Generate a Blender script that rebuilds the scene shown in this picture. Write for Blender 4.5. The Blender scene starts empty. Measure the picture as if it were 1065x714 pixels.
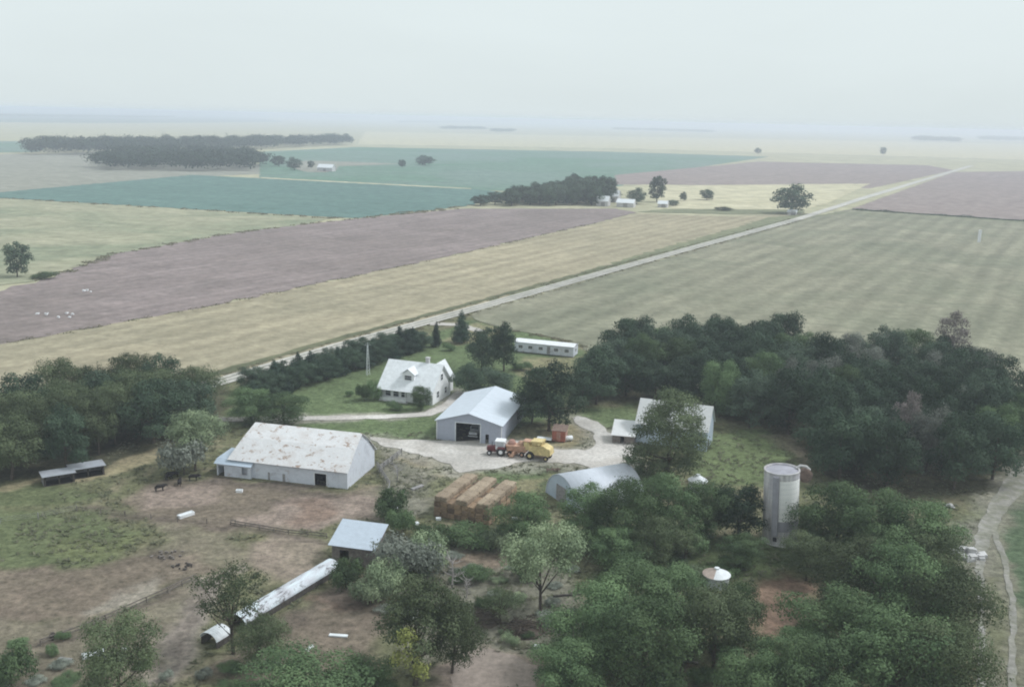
import bpy, math, random
import numpy as np
from mathutils import Vector, Matrix
R = math.radians
rng = np.random.default_rng(7)
random.seed(7)
sc = bpy.context.scene
COL = sc.collection

# ------------------------------------------------------------------ camera model
F, CX, CY, H = 1035.0, 532.5, 357.0, 63.0
ROLL = math.atan(0.0235)
PITCH = math.atan((CY - 123.5) * math.cos(ROLL) / F)
cp, sp = math.cos(PITCH), math.sin(PITCH)
cr, sr = math.cos(ROLL), math.sin(ROLL)

def G(u, v, z=0.0):
    """ground point (at height z) seen at a place of the photograph"""
    a, b = u - CX, -(v - CY)
    x = a * cr - b * sr
    y = a * sr + b * cr
    d = (x, y * sp + F * cp, y * cp - F * sp)
    t = (z - H) / d[2]
    return (d[0] * t, d[1] * t)

def mpp(x, y):
    """metres per photograph pixel at a ground point"""
    return (y * cp + H * sp) / F

cam = bpy.data.cameras.new('camera')
cam.sensor_width = 36.0
cam.lens = 36.0 * F / 1065.0
cam.clip_end = 60000.0
cam.clip_start = 0.5
co = bpy.data.objects.new('camera', cam)
COL.objects.link(co)
r0, u0, b0 = Vector((1, 0, 0)), Vector((0, sp, cp)), Vector((0, -cp, sp))
rr = r0 * cr + u0 * sr
uu = -r0 * sr + u0 * cr
m = Matrix((rr, uu, b0)).transposed().to_4x4()
m.translation = (0, 0, H)
co.matrix_world = m
sc.camera = co

# ------------------------------------------------------------------ materials
def nmat(name):
    mt = bpy.data.materials.new(name)
    mt.use_nodes = True
    nt = mt.node_tree
    b = nt.nodes['Principled BSDF']
    b.inputs['Specular IOR Level'].default_value = 0.25
    return mt, nt, b

def tex_vec(nt, rot=0.0, scale=(1, 1, 1)):
    tc = nt.nodes.new('ShaderNodeTexCoord')
    mp = nt.nodes.new('ShaderNodeMapping')
    mp.vector_type = 'TEXTURE'
    mp.inputs['Rotation'].default_value = (0, 0, rot)
    mp.inputs['Scale'].default_value = tuple(1.0 / q for q in scale)
    nt.links.new(tc.outputs['Object'], mp.inputs['Vector'])
    return mp.outputs['Vector']

def noise(nt, vec, scale, detail=4.0, rough=0.55, dist=0.0):
    n = nt.nodes.new('ShaderNodeTexNoise')
    n.inputs['Scale'].default_value = scale
    n.inputs['Detail'].default_value = detail
    n.inputs['Roughness'].default_value = rough
    n.inputs['Distortion'].default_value = dist
    if vec is not None:
        nt.links.new(vec, n.inputs['Vector'])
    return n.outputs['Fac']

def ramp(nt, fac, p0, p1, c0=(0, 0, 0, 1), c1=(1, 1, 1, 1)):
    r = nt.nodes.new('ShaderNodeValToRGB')
    r.color_ramp.elements[0].position = p0
    r.color_ramp.elements[1].position = p1
    r.color_ramp.elements[0].color = c0
    r.color_ramp.elements[1].color = c1
    nt.links.new(fac, r.inputs['Fac'])
    return r.outputs['Color']

def c4(c):
    return (c[0], c[1], c[2], 1.0)

def mix(nt, fac, a, b, mode='MIX'):
    n = nt.nodes.new('ShaderNodeMix')
    n.data_type = 'RGBA'
    n.blend_type = mode
    for key, val in ((0, fac), (6, a), (7, b)):
        if isinstance(val, (int, float)):
            n.inputs[key].default_value = val
        elif isinstance(val, tuple):
            n.inputs[key].default_value = c4(val)
        else:
            nt.links.new(val, n.inputs[key])
    return n.outputs[2]

def bump(nt, b, fac, strength, distance):
    n = nt.nodes.new('ShaderNodeBump')
    n.inputs['Strength'].default_value = strength
    n.inputs['Distance'].default_value = distance
    nt.links.new(fac, n.inputs['Height'])
    nt.links.new(n.outputs['Normal'], b.inputs['Normal'])

def plain(name, c, rough=0.6, var=0.25, scale=2.5, metal=0.0, bmp=0.0):
    mt, nt, b = nmat(name)
    v = tex_vec(nt)
    f = noise(nt, v, scale, 5)
    lo = tuple(x * (1 - var) for x in c)
    hi = tuple(min(1, x * (1 + var)) for x in c)
    nt.links.new(ramp(nt, f, 0.3, 0.7, c4(lo), c4(hi)), b.inputs['Base Color'])
    b.inputs['Roughness'].default_value = rough
    b.inputs['Metallic'].default_value = metal
    if bmp:
        bump(nt, b, f, 0.6, bmp)
    return mt

def sheet_metal(name, c, rust, amount, axis=0, pitch=0.2, stain=(0.35, 0.34, 0.34), rough=0.5, scale=0.5, cut=None):
    """corrugated metal sheet with stains and blotches of rust"""
    mt, nt, b = nmat(name)
    sx = (0.6, 0.8, 0.8) if axis == 0 else (0.35, 1.0, 0.35)
    v = tex_vec(nt, 0, sx)
    f1 = noise(nt, v, scale, 8, 0.68, 0.6)
    f2 = noise(nt, v, scale * 4.2, 4, 0.6)
    c1 = mix(nt, ramp(nt, f2, 0.35, 0.75), tuple(x * 0.86 for x in c), c)
    c2 = mix(nt, ramp(nt, f1, 0.62 - amount * 0.3, 0.72 - amount * 0.2), c1, stain)
    f3 = noise(nt, v, scale * 2.1, 7, 0.7, 0.3)
    c3 = mix(nt, ramp(nt, f3, *(cut or (0.66 - amount * 0.28, 0.76 - amount * 0.2))), c2, rust)
    nt.links.new(c3, b.inputs['Base Color'])
    b.inputs['Roughness'].default_value = rough
    w = nt.nodes.new('ShaderNodeTexWave')
    w.bands_direction = 'X' if axis == 0 else 'Y'
    w.inputs['Scale'].default_value = 0.314 / pitch
    tc = nt.nodes.new('ShaderNodeTexCoord')
    nt.links.new(tc.outputs['Object'], w.inputs['Vector'])
    bump(nt, b, w.outputs['Fac'], 0.5, 0.02)
    return mt

def field_mat(name, c, c2, rot, stretch=10.0, big=0.012, fine=0.35, c3=None, row=0.0, rowpitch=6.0):
    """crop field: broad patches, streaks along the drilling direction, fine mottling"""
    mt, nt, b = nmat(name)
    vs = tex_vec(nt, rot, (1.0 / stretch, 1.0, 1.0))
    v = tex_vec(nt)
    f = noise(nt, vs, 0.10, 6, 0.62, 0.4)
    fb = noise(nt, v, big, 5, 0.6, 0.8)
    ff = noise(nt, v, fine, 5, 0.75)
    col = mix(nt, ramp(nt, f, 0.33, 0.67), c, c2)
    if c3:
        col = mix(nt, ramp(nt, fb, 0.42, 0.66), col, c3)
    if row:
        w = nt.nodes.new('ShaderNodeTexWave')
        w.bands_direction = 'Y'
        w.inputs['Scale'].default_value = 0.314 / rowpitch
        w.inputs['Distortion'].default_value = 7.0
        w.inputs['Detail'].default_value = 3.0
        w.inputs['Detail Scale'].default_value = 0.4
        vv = tex_vec(nt, rot, (0.12, 1, 1))
        nt.links.new(vv, w.inputs['Vector'])
        col = mix(nt, row, col, ramp(nt, w.outputs['Fac'], 0.1, 0.9, (.55, .55, .55, 1), (1.25, 1.25, 1.25, 1)), 'MULTIPLY')
    g = ramp(nt, ff, 0.25, 0.75, (0.66, 0.66, 0.66, 1), (1.3, 1.3, 1.3, 1))
    col = mix(nt, 1.0, col, g, 'MULTIPLY')
    fm = noise(nt, v, 0.045, 6, 0.7, 1.2)
    col = mix(nt, 1.0, col, ramp(nt, fm, 0.3, 0.7, (0.80, 0.81, 0.80, 1), (1.16, 1.15, 1.14, 1)), 'MULTIPLY')
    nt.links.new(col, b.inputs['Base Color'])
    b.inputs['Roughness'].default_value = 0.95
    b.inputs['Specular IOR Level'].default_value = 0.05
    return mt

def leaf_mat(name, dark, light, odd=None, transl=0.16):
    mt, nt, b = nmat(name)
    at = nt.nodes.new('ShaderNodeAttribute')
    at.attribute_name = 'tint'
    oi = nt.nodes.new('ShaderNodeObjectInfo')
    col = mix(nt, at.outputs['Fac'], dark, light)
    if odd:
        r = ramp(nt, oi.outputs['Random'], 0.55, 1.0)
        col = mix(nt, r, col, odd)
    hs = nt.nodes.new('ShaderNodeHueSaturation')
    mr = nt.nodes.new('ShaderNodeMapRange')
    mr.inputs[3].default_value = 0.62
    mr.inputs[4].default_value = 1.38
    nt.links.new(oi.outputs['Random'], mr.inputs[0])
    nt.links.new(mr.outputs[0], hs.inputs['Value'])
    nt.links.new(col, hs.inputs['Color'])
    nt.links.new(hs.outputs['Color'], b.inputs['Base Color'])
    b.inputs['Roughness'].default_value = 0.75
    b.inputs['Specular IOR Level'].default_value = 0.12
    tr = nt.nodes.new('ShaderNodeBsdfTranslucent')
    nt.links.new(hs.outputs['Color'], tr.inputs['Color'])
    mx = nt.nodes.new('ShaderNodeMixShader')
    mx.inputs[0].default_value = transl
    out = nt.nodes['Material Output']
    nt.links.new(b.outputs[0], mx.inputs[1])
    nt.links.new(tr.outputs[0], mx.inputs[2])
    nt.links.new(mx.outputs[0], out.inputs['Surface'])
    return mt

def hay_mat(name, c1, c2):
    mt, nt, b = nmat(name)
    f = noise(nt, tex_vec(nt, 0, (1, 1, 1.6)), 2.1, 8, 0.78)
    oi = nt.nodes.new('ShaderNodeObjectInfo')
    ad = nt.nodes.new('ShaderNodeMath'); ad.operation = 'MULTIPLY_ADD'
    nt.links.new(oi.outputs['Random'], ad.inputs[0]); ad.inputs[1].default_value = 0.5
    nt.links.new(f, ad.inputs[2])
    nt.links.new(ramp(nt, ad.outputs[0], 0.46, 0.98, c4(c1), c4(c2)), b.inputs['Base Color'])
    b.inputs['Roughness'].default_value = 1.0
    bump(nt, b, f, 0.8, 0.1)
    return mt

M = {}
M['bark'] = plain('bark', (0.085, 0.068, 0.055), 0.95, 0.4, 3.0)
M['pale_bark'] = plain('pale_bark', (0.36, 0.33, 0.32), 0.9, 0.3, 3.0)
M['leaf'] = leaf_mat('leaf_oak', (0.034, 0.060, 0.037), (0.093, 0.140, 0.086), (0.069, 0.098, 0.066))
M['leaf_mid'] = leaf_mat('leaf_mid', (0.060, 0.100, 0.049), (0.148, 0.213, 0.102))
M['leaf_light'] = leaf_mat('leaf_light', (0.137, 0.181, 0.106), (0.295, 0.352, 0.213))
M['leaf_grey'] = leaf_mat('leaf_grey', (0.16, 0.185, 0.15), (0.31, 0.335, 0.285))
M['leaf_yellow'] = leaf_mat('leaf_yellow', (0.24, 0.28, 0.08), (0.50, 0.52, 0.18))
M['leaf_cedar'] = leaf_mat('leaf_cedar', (0.025, 0.048, 0.035), (0.061, 0.096, 0.062))
M['leaf_pale'] = leaf_mat('leaf_pale', (0.108, 0.118, 0.102), (0.211, 0.227, 0.192))
M['leaf_dry'] = leaf_mat('leaf_dry', (0.13, 0.115, 0.105), (0.25, 0.22, 0.21))
M['leaf_olive'] = leaf_mat('leaf_olive', (0.061, 0.083, 0.043), (0.148, 0.183, 0.098))
M['white_paint'] = plain('white_paint', (0.74, 0.75, 0.77), 0.55, 0.08, 1.2)
M['house_wall'] = plain('house_wall', (0.80, 0.81, 0.82), 0.6, 0.07, 1.0)
M['house_roof'] = plain('house_roof', (0.70, 0.72, 0.74), 0.7, 0.10, 1.4)
M['barn_roof'] = sheet_metal('barn_roof', (0.78, 0.77, 0.78), (0.37, 0.28, 0.23), 0.38, 0, 0.2, (0.64, 0.61, 0.60), 0.55, 0.6, (0.555, 0.63))
M['barn_wall'] = sheet_metal('barn_wall', (0.68, 0.71, 0.78), (0.40, 0.35, 0.34), 0.30, 0, 0.2, (0.50, 0.52, 0.58))
M['shed_roof'] = sheet_metal('shed_roof', (0.60, 0.65, 0.72), (0.45, 0.42, 0.40), 0.02, 1, 0.3, (0.52, 0.57, 0.63))
M['shed_wall'] = sheet_metal('shed_wall', (0.40, 0.43, 0.51), (0.33, 0.31, 0.31), 0.04, 0, 0.3, (0.34, 0.37, 0.44))
M['small_roof'] = sheet_metal('small_roof', (0.50, 0.56, 0.64), (0.42, 0.40, 0.40), 0.02, 0, 0.2, (0.44, 0.50, 0.57))
M['blue_metal'] = sheet_metal('blue_metal', (0.50, 0.58, 0.68), (0.45, 0.45, 0.47), 0.05, 1, 0.25, (0.56, 0.60, 0.67))
M['quonset_roof'] = sheet_metal('quonset_roof', (0.66, 0.69, 0.76), (0.5, 0.48, 0.48), 0.05, 1, 0.25, (0.58, 0.60, 0.68))
M['old_roof'] = sheet_metal('old_roof', (0.68, 0.68, 0.68), (0.45, 0.40, 0.38), 0.12, 0, 0.2, (0.58, 0.56, 0.55))
M['blotch_roof'] = sheet_metal('blotch_roof', (0.68, 0.75, 0.80), (0.15, 0.135, 0.14), 0.50, 1, 0.2, (0.50, 0.51, 0.55), 0.55, 0.55, (0.53, 0.62))
M['grey_roof'] = sheet_metal('grey_roof', (0.40, 0.42, 0.46), (0.25, 0.22, 0.20), 0.2, 0, 0.2, (0.32, 0.33, 0.36))
M['old_wood'] = plain('old_wood', (0.17, 0.15, 0.135), 0.95, 0.35, 2.2)
M['dark_wood'] = plain('dark_wood', (0.075, 0.066, 0.060), 0.95, 0.4, 2.2)
M['grey_wood'] = plain('grey_wood', (0.27, 0.26, 0.26), 0.95, 0.3, 2.0)
M['red_paint'] = plain('red_paint', (0.33, 0.12, 0.085), 0.7, 0.25, 1.2)
M['faded_red'] = plain('faded_red', (0.38, 0.22, 0.18), 0.8, 0.2, 1.2)
M['tan_rust'] = plain('tan_rust', (0.42, 0.34, 0.30), 0.8, 0.2, 1.2)
M['tractor_red'] = plain('tractor_red', (0.15, 0.045, 0.05), 0.45, 0.2, 2.0)
M['orange_paint'] = plain('orange_paint', (0.50, 0.31, 0.22), 0.6, 0.3, 1.5)
M['yellow_paint'] = plain('yellow_paint', (0.62, 0.50, 0.25), 0.6, 0.25, 1.5)
M['rust'] = plain('rust', (0.20, 0.145, 0.12), 0.9, 0.35, 2.2)
M['steel'] = plain('steel', (0.48, 0.50, 0.53), 0.45, 0.15, 2.0)
M['tyre'] = plain('tyre', (0.03, 0.028, 0.03), 0.85, 0.2, 3.0)
M['dark'] = plain('dark_interior', (0.03, 0.027, 0.03), 0.9, 0.2, 2.0)
M['glass'] = plain('window_glass', (0.05, 0.06, 0.07), 0.12, 0.1, 1.0)
M['glass'].node_tree.nodes['Principled BSDF'].inputs['Specular IOR Level'].default_value = 0.6
M['concrete'] = plain('concrete', (0.50, 0.49, 0.49), 0.9, 0.2, 1.2)
M['hay'] = hay_mat('hay', (0.090, 0.066, 0.050), (0.33, 0.235, 0.155))
M['hay_top'] = hay_mat('hay_weathered', (0.23, 0.18, 0.13), (0.38, 0.305, 0.225))
M['cow_hide'] = plain('cow_hide', (0.022, 0.019, 0.02), 0.8, 0.2, 2.0)
M['pale_metal'] = plain('pale_metal', (0.70, 0.73, 0.75), 0.5, 0.12, 2.0)
M['gravel'] = field_mat('gravel', (0.46, 0.43, 0.405), (0.60, 0.57, 0.54), 0.0, 2.0, 0.08, 1.6, (0.40, 0.37, 0.34))
M['road'] = field_mat('road_gravel', (0.45, 0.43, 0.395), (0.55, 0.53, 0.49), R(60.5), 30.0, 0.03, 0.9)
M['track'] = field_mat('track_dirt', (0.24, 0.23, 0.205), (0.36, 0.345, 0.325), R(70), 4.0, 0.3, 1.2, (0.195, 0.195, 0.15))

def silo_mat():
    mt, nt, b = nmat('silo_staves')
    tc = nt.nodes.new('ShaderNodeTexCoord')
    v = tex_vec(nt, 0, (1.4, 1.4, 0.14))
    f = noise(nt, v, 1.3, 6, 0.65)
    col = mix(nt, ramp(nt, f, 0.38, 0.62), (0.36, 0.34, 0.345), (0.66, 0.64, 0.635))
    f2 = noise(nt, v, 0.5, 4, 0.6)
    col = mix(nt, ramp(nt, f2, 0.52, 0.66), col, (0.44, 0.42, 0.46))
    nt.links.new(col, b.inputs['Base Color'])
    b.inputs['Roughness'].default_value = 0.9
    w = nt.nodes.new('ShaderNodeTexWave')
    w.bands_direction = 'Z'
    w.inputs['Scale'].default_value = 0.314 / 0.7
    nt.links.new(tc.outputs['Object'], w.inputs['Vector'])
    bump(nt, b, w.outputs['Fac'], 0.4, 0.03)
    return mt
M['silo'] = silo_mat()
M['silo_white'] = plain('silo_white_side', (0.86, 0.855, 0.83), 0.85, 0.06, 0.9)
M['silo_lavender'] = plain('silo_chute_metal', (0.33, 0.325, 0.365), 0.7, 0.15, 0.9)

# ------------------------------------------------------------------ mesh helpers
class MB:
    def __init__(self):
        self.v, self.f = [], []
    def add(self, vs, fs):
        o = len(self.v)
        self.v += [tuple(p) for p in vs]
        self.f += [tuple(i + o for i in q) for q in fs]
        return self
    def box(self, x0, x1, y0, y1, z0, z1):
        return self.add([(x0, y0, z0), (x1, y0, z0), (x1, y1, z0), (x0, y1, z0), (x0, y0, z1), (x1, y0, z1), (x1, y1, z1), (x0, y1, z1)],
                        [(0, 3, 2, 1), (4, 5, 6, 7), (0, 1, 5, 4), (1, 2, 6, 5), (2, 3, 7, 6), (3, 0, 4, 7)])
    def slab(self, a, b, c, d, t):
        """a sheet a-b-c-d with thickness t along its lower normal"""
        A, B, C, D = map(Vector, (a, b, c, d))
        n = (B - A).cross(D - A).normalized() * t
        vs = [A, B, C, D, A - n, B - n, C - n, D - n]
        return self.add(vs, [(0, 1, 2, 3), (7, 6, 5, 4), (0, 4, 5, 1), (1, 5, 6, 2), (2, 6, 7, 3), (3, 7, 4, 0)])
    def prism(self, pts, off):
        """closed polygon pts extruded by vector off"""
        n = len(pts)
        o = Vector(off)
        vs = [Vector(p) for p in pts] + [Vector(p) + o for p in pts]
        fs = [tuple(range(n)), tuple(range(2 * n - 1, n - 1, -1))]
        for i in range(n):
            j = (i + 1) % n
            fs.append((i, i + n, j + n, j))
        return self.add(vs, fs)
    def tube(self, pts, rad, seg=7, cap=True):
        pts = [Vector(p) for p in pts]
        if isinstance(rad, (int, float)):
            rad = [rad] * len(pts)
        vs, fs = [], []
        for i, p in enumerate(pts):
            d = (pts[min(i + 1, len(pts) - 1)] - pts[max(i - 1, 0)]).normalized()
            a = d.orthogonal().normalized() if abs(d.z) < 0.9 else Vector((1, 0, 0)).cross(d).normalized()
            b = d.cross(a)
            for k in range(seg):
                t = 2 * math.pi * k / seg
                vs.append(p + (a * math.cos(t) + b * math.sin(t)) * rad[i])
        for i in range(len(pts) - 1):
            for k in range(seg):
                k2 = (k + 1) % seg
                fs.append((i * seg + k, i * seg + k2, (i + 1) * seg + k2, (i + 1) * seg + k))
        if cap:
            fs.append(tuple(range(seg - 1, -1, -1)))
            fs.append(tuple(range((len(pts) - 1) * seg, len(pts) * seg)))
        return self.add(vs, fs)
    def lathe(self, prof, seg=28, a0=0.0, a1=2 * math.pi, c=(0, 0)):
        full = abs(a1 - a0 - 2 * math.pi) < 1e-6
        n = seg if full else seg + 1
        vs, fs = [], []
        for (r, z) in prof:
            for k in range(n):
                t = a0 + (a1 - a0) * k / seg
                vs.append((c[0] + r * math.cos(t), c[1] + r * math.sin(t), z))
        for i in range(len(prof) - 1):
            for k in range(seg):
                k2 = (k + 1) % n
                fs.append((i * n + k, i * n + k2, (i + 1) * n + k2, (i + 1) * n + k))
        return self.add(vs, fs)
    def wheel(self, c, r, w, axis='y', seg=18):
        x, y, z = c
        d = Vector((0, w / 2, 0)) if axis == 'y' else Vector((w / 2, 0, 0))
        C = Vector(c)
        return self.tube([C - d, C - d * 0.7, C + d * 0.7, C + d], [r * 0.9, r, r, r * 0.9], seg)
    def wall(self, x0, x1, y, th, z0, z1, holes=()):
        """wall along x with real openings (xa, xb, za, zb)"""
        x = x0
        for xa, xb, za, zb in sorted(holes):
            if xa > x:
                self.box(x, xa, y, y + th, z0, z1)
            if za > z0:
                self.box(xa, xb, y, y + th, z0, za)
            if zb < z1:
                self.box(xa, xb, y, y + th, zb, z1)
            x = xb
        if x < x1:
            self.box(x, x1, y, y + th, z0, z1)
        return self
    def build(self, name, mat, parent=None, smooth=False):
        me = bpy.data.meshes.new(name)
        me.from_pydata(self.v, [], self.f)
        me.materials.append(mat)
        if smooth:
            me.polygons.foreach_set('use_smooth', [True] * len(me.polygons))
        o = bpy.data.objects.new(name, me)
        COL.objects.link(o)
        o.parent = parent
        return o

def tag(o, label=None, cat=None, group=None, kind=None):
    if label: o['label'] = label
    if cat: o['category'] = cat
    if group: o['group'] = group
    if kind: o['kind'] = kind
    return o

def thing(name, label, cat, loc, rz=0.0, group=None):
    o = bpy.data.objects.new(name, None)
    o.empty_display_size = 0.5
    COL.objects.link(o)
    o.location = loc if len(loc) == 3 else (loc[0], loc[1], 0)
    o.rotation_euler = (0, 0, rz)
    return tag(o, label, cat, group)

def dup(root, loc, rz=0.0, scale=(1, 1, 1), label=None, group=None):
    def cc(o, parent):
        c = o.copy()
        COL.objects.link(c)
        c.parent = parent
        for ch in list(o.children):
            cc(ch, c)
        return c
    r = cc(root, None)
    r.location = loc if len(loc) == 3 else (loc[0], loc[1], 0)
    r.rotation_euler = (0, 0, rz)
    r.scale = scale
    if label: r['label'] = label
    if group: r['group'] = group
    return r

def flat(name, pts, z, mat, kind='structure', label=None, cat=None):
    """a sheet lying on the ground"""
    me = bpy.data.meshes.new(name)
    me.from_pydata([(p[0], p[1], z) for p in pts], [], [tuple(range(len(pts)))])
    if me.polygons[0].normal.z < 0:
        me.flip_normals()
    me.materials.append(mat)
    o = bpy.data.objects.new(name, me)
    COL.objects.link(o)
    return tag(o, label, cat, None, kind)

def ragged(pts, step=2.0, amp=0.5, seed=0):
    """resample a closed outline and give it an uneven edge"""
    rg = random.Random(seed)
    out = []
    n = len(pts)
    for i in range(n):
        a, b = Vector(pts[i]), Vector(pts[(i + 1) % n])
        L = (b - a).length
        k = max(1, int(L / step))
        nrm = Vector((-(b - a).y, (b - a).x)).normalized() if L > 0 else Vector((0, 0))
        ph = rg.random() * 9
        for j in range(k):
            t = j / k
            p = a.lerp(b, t)
            w = (math.sin(t * L * 0.5 + ph) + math.sin(t * L * 1.3 + ph * 2) * 0.6 + rg.uniform(-0.7, 0.7)) * amp * 0.5
            out.append(tuple(p + nrm * (w if j else w * 0.3)))
    return out

def strip_pts(line, w):
    """outline of a path of width w along a polyline"""
    L, Rr = [], []
    n = len(line)
    for i in range(n):
        a = Vector(line[max(i - 1, 0)])
        b = Vector(line[min(i + 1, n - 1)])
        d = (b - a).normalized()
        nn = Vector((-d.y, d.x))
        ww = w[i] if isinstance(w, (list, tuple)) else w
        p = Vector(line[i])
        L.append(tuple(p + nn * ww / 2))
        Rr.append(tuple(p - nn * ww / 2))
    return L + Rr[::-1]

def GP(*pp):
    return [G(*p) for p in pp]

# ------------------------------------------------------------------ numpy noise and masks
def vnoise(x, y, seed):
    rg = np.random.default_rng(seed)
    tab = rg.random((64, 64))
    xi, yi = np.floor(x).astype(int), np.floor(y).astype(int)
    fx, fy = x - xi, y - yi
    fx = fx * fx * (3 - 2 * fx)
    fy = fy * fy * (3 - 2 * fy)
    a = tab[xi % 64, yi % 64]; b = tab[(xi + 1) % 64, yi % 64]
    c = tab[xi % 64, (yi + 1) % 64]; d = tab[(xi + 1) % 64, (yi + 1) % 64]
    return (a * (1 - fx) + b * fx) * (1 - fy) + (c * (1 - fx) + d * fx) * fy

def fbm(x, y, seed, oct=4):
    s = np.zeros_like(x); amp = 0.5
    for k in range(oct):
        s += amp * vnoise(x * 2 ** k, y * 2 ** k, seed + k)
        amp *= 0.5
    return s / (1 - 0.5 ** oct)

def poly_sd(px, py, poly):
    """signed distance to a polygon, positive inside"""
    d = np.full(px.shape, 1e9)
    ins = np.zeros(px.shape, bool)
    n = len(poly)
    for i in range(n):
        ax, ay = poly[i]; bx, by = poly[(i + 1) % n]
        ex, ey = bx - ax, by - ay
        t = np.clip(((px - ax) * ex + (py - ay) * ey) / (ex * ex + ey * ey + 1e-9), 0, 1)
        d = np.minimum(d, np.hypot(px - ax - t * ex, py - ay - t * ey))
        c = ((ay > py) != (by > py)) & (px < ex * (py - ay) / (by - ay + 1e-12) + ax)
        ins ^= c
    return np.where(ins, d, -d)

# ------------------------------------------------------------------ SETTING: ground and fields
RD = R(60.5)
ground = flat('ground', [(-24000, -3000), (24000, -3000), (24000, 24000), (-24000, 24000)], -0.05,
              field_mat('plain_fields', (0.34, 0.33, 0.23), (0.46, 0.43, 0.30), R(-29), 9.0, 0.0011, 0.02, (0.40, 0.38, 0.25)), 'structure')

stub = field_mat('stubble', (0.305, 0.268, 0.190), (0.41, 0.362, 0.258), RD, 12, 0.012, 0.3, (0.31, 0.278, 0.20), 0.18, 9.0)
plough = field_mat('ploughed_soil', (0.225, 0.185, 0.178), (0.285, 0.238, 0.230), RD, 14, 0.012, 0.3, (0.215, 0.18, 0.17), 0.12, 7.0)
mauve = field_mat('far_ploughed_soil', (0.245, 0.20, 0.19), (0.30, 0.25, 0.235), RD, 14, 0.006, 0.1, (0.275, 0.225, 0.21))
green = field_mat('green_crop', (0.105, 0.18, 0.16), (0.135, 0.215, 0.19), R(-29), 12, 0.006, 0.15, (0.115, 0.19, 0.17))  # bluish haze tint is mixed into the crop green
green2 = field_mat('pale_green_crop', (0.15, 0.215, 0.185), (0.185, 0.255, 0.215), R(-29), 12, 0.005, 0.1, (0.12, 0.215, 0.15))  # greyer, bluer green with distance haze put into the colour
palefld = field_mat('pale_pasture', (0.285, 0.285, 0.195), (0.37, 0.355, 0.255), R(-25), 7, 0.014, 0.15, (0.225, 0.25, 0.17))
greyfld = field_mat('grey_pasture', (0.25, 0.25, 0.21), (0.30, 0.295, 0.25), R(-25), 7, 0.006, 0.1)
rightf = field_mat('right_stubble', (0.215, 0.210, 0.155), (0.295, 0.283, 0.210), RD, 9, 0.015, 0.28, (0.20, 0.205, 0.148), 0.22, 11.0)
bluefld = field_mat('far_green_fields', (0.09, 0.14, 0.12), (0.14, 0.19, 0.15), R(-25), 7, 0.002, 0.02)
vergem = field_mat('verge_grass', (0.165, 0.18, 0.115), (0.23, 0.235, 0.15), RD, 10, 0.02, 0.3)
strawf = field_mat('far_ripe_field', (0.47, 0.43, 0.29), (0.54, 0.50, 0.36), R(-29), 9, 0.004, 0.05)

FZ = [0.0]
def field(name, mat, *pp, z=None):
    FZ[0] += 0.012
    return flat(name, ragged(GP(*pp), 7.0, 2.6, int(FZ[0] * 1000)), FZ[0] if z is None else z, mat)

field('far_green_field', bluefld, (-300, 108), (250, 121), (300, 127), (100, 128), (-300, 124))
field('far_stubble_field', strawf, (380, 137), (1065, 150), (1400, 160), (1400, 175), (1065, 166), (640, 154), (372, 150))
field('far_green_field', green2, (-300, 146), (60, 147), (40, 158), (-300, 163))
field('far_pasture', greyfld, (-300, 162), (40, 160), (110, 158), (360, 178), (190, 184), (-300, 226))
field('pale_green_field', green2, (270, 158), (372, 153), (640, 158), (800, 163), (700, 178), (620, 200), (490, 198), (270, 185))
field('ploughed_field', mauve, (640, 182), (790, 168), (965, 172), (992, 177), (905, 196), (690, 192), (640, 192))
field('stubble_field', strawf, (690, 193), (905, 191), (862, 211), (835, 218), (700, 217), (680, 205))
field('ploughed_field', mauve, (992, 179), (1065, 178), (1500, 190), (1500, 262), (1065, 229), (886, 217))
field('green_field', green, (-300, 222), (0, 200), (200, 182), (300, 187), (482, 196), (545, 202), (480, 215), (370, 227), (345, 226), (0, 206), (-300, 224))
field('field_margin', strawf, (270, 184.4), (490, 196.0), (490, 196.8), (270, 185.4))
field('pasture', palefld, (-400, 227), (0, 206.5), (345, 227), (300, 238), (120, 264), (45, 291), (-400, 345))
field('ploughed_field', plough, (-500, 345), (-60, 318), (45, 291), (120, 264), (240, 243), (345, 230), (480, 217), (640, 217), (662, 221), (620, 232), (450, 270), (200, 322), (0, 358), (-500, 460))
field('stubble_field', stub, (-500, 462), (0, 358.5), (200, 322.5), (450, 270.5), (620, 232.5), (662, 222), (760, 225), (845, 222), (480, 323), (230, 395), (-100, 500))
field('verge', vergem, (470, 326), (560, 298), (660, 266), (760, 238), (800, 226), (845, 222), (480, 325))
field('verge', vergem, (690, 217.5), (835, 218.5), (838, 222), (760, 223), (662, 220.5))
field('stubble_field', rightf, (498, 323), (850, 224.5), (884, 217.5), (1065, 229.5), (1500, 262), (1700, 620), (1068, 480), (640, 385), (605, 358), (530, 343), (492, 333))
field('bare_yard', greyfld, (302, 171), (318, 167), (352, 168), (420, 170.5), (352, 173), (350, 177), (338, 179.5), (318, 179), (308, 176))

# road: one straight gravel section road
R0 = Vector(G(230, 397))
dv = Vector((math.cos(RD), math.sin(RD)))
line = [tuple(R0 + dv * s) for s in (-160, -80, 0, 110, 250, 400, 530, 800, 1100, 1500, 1640)]
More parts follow.
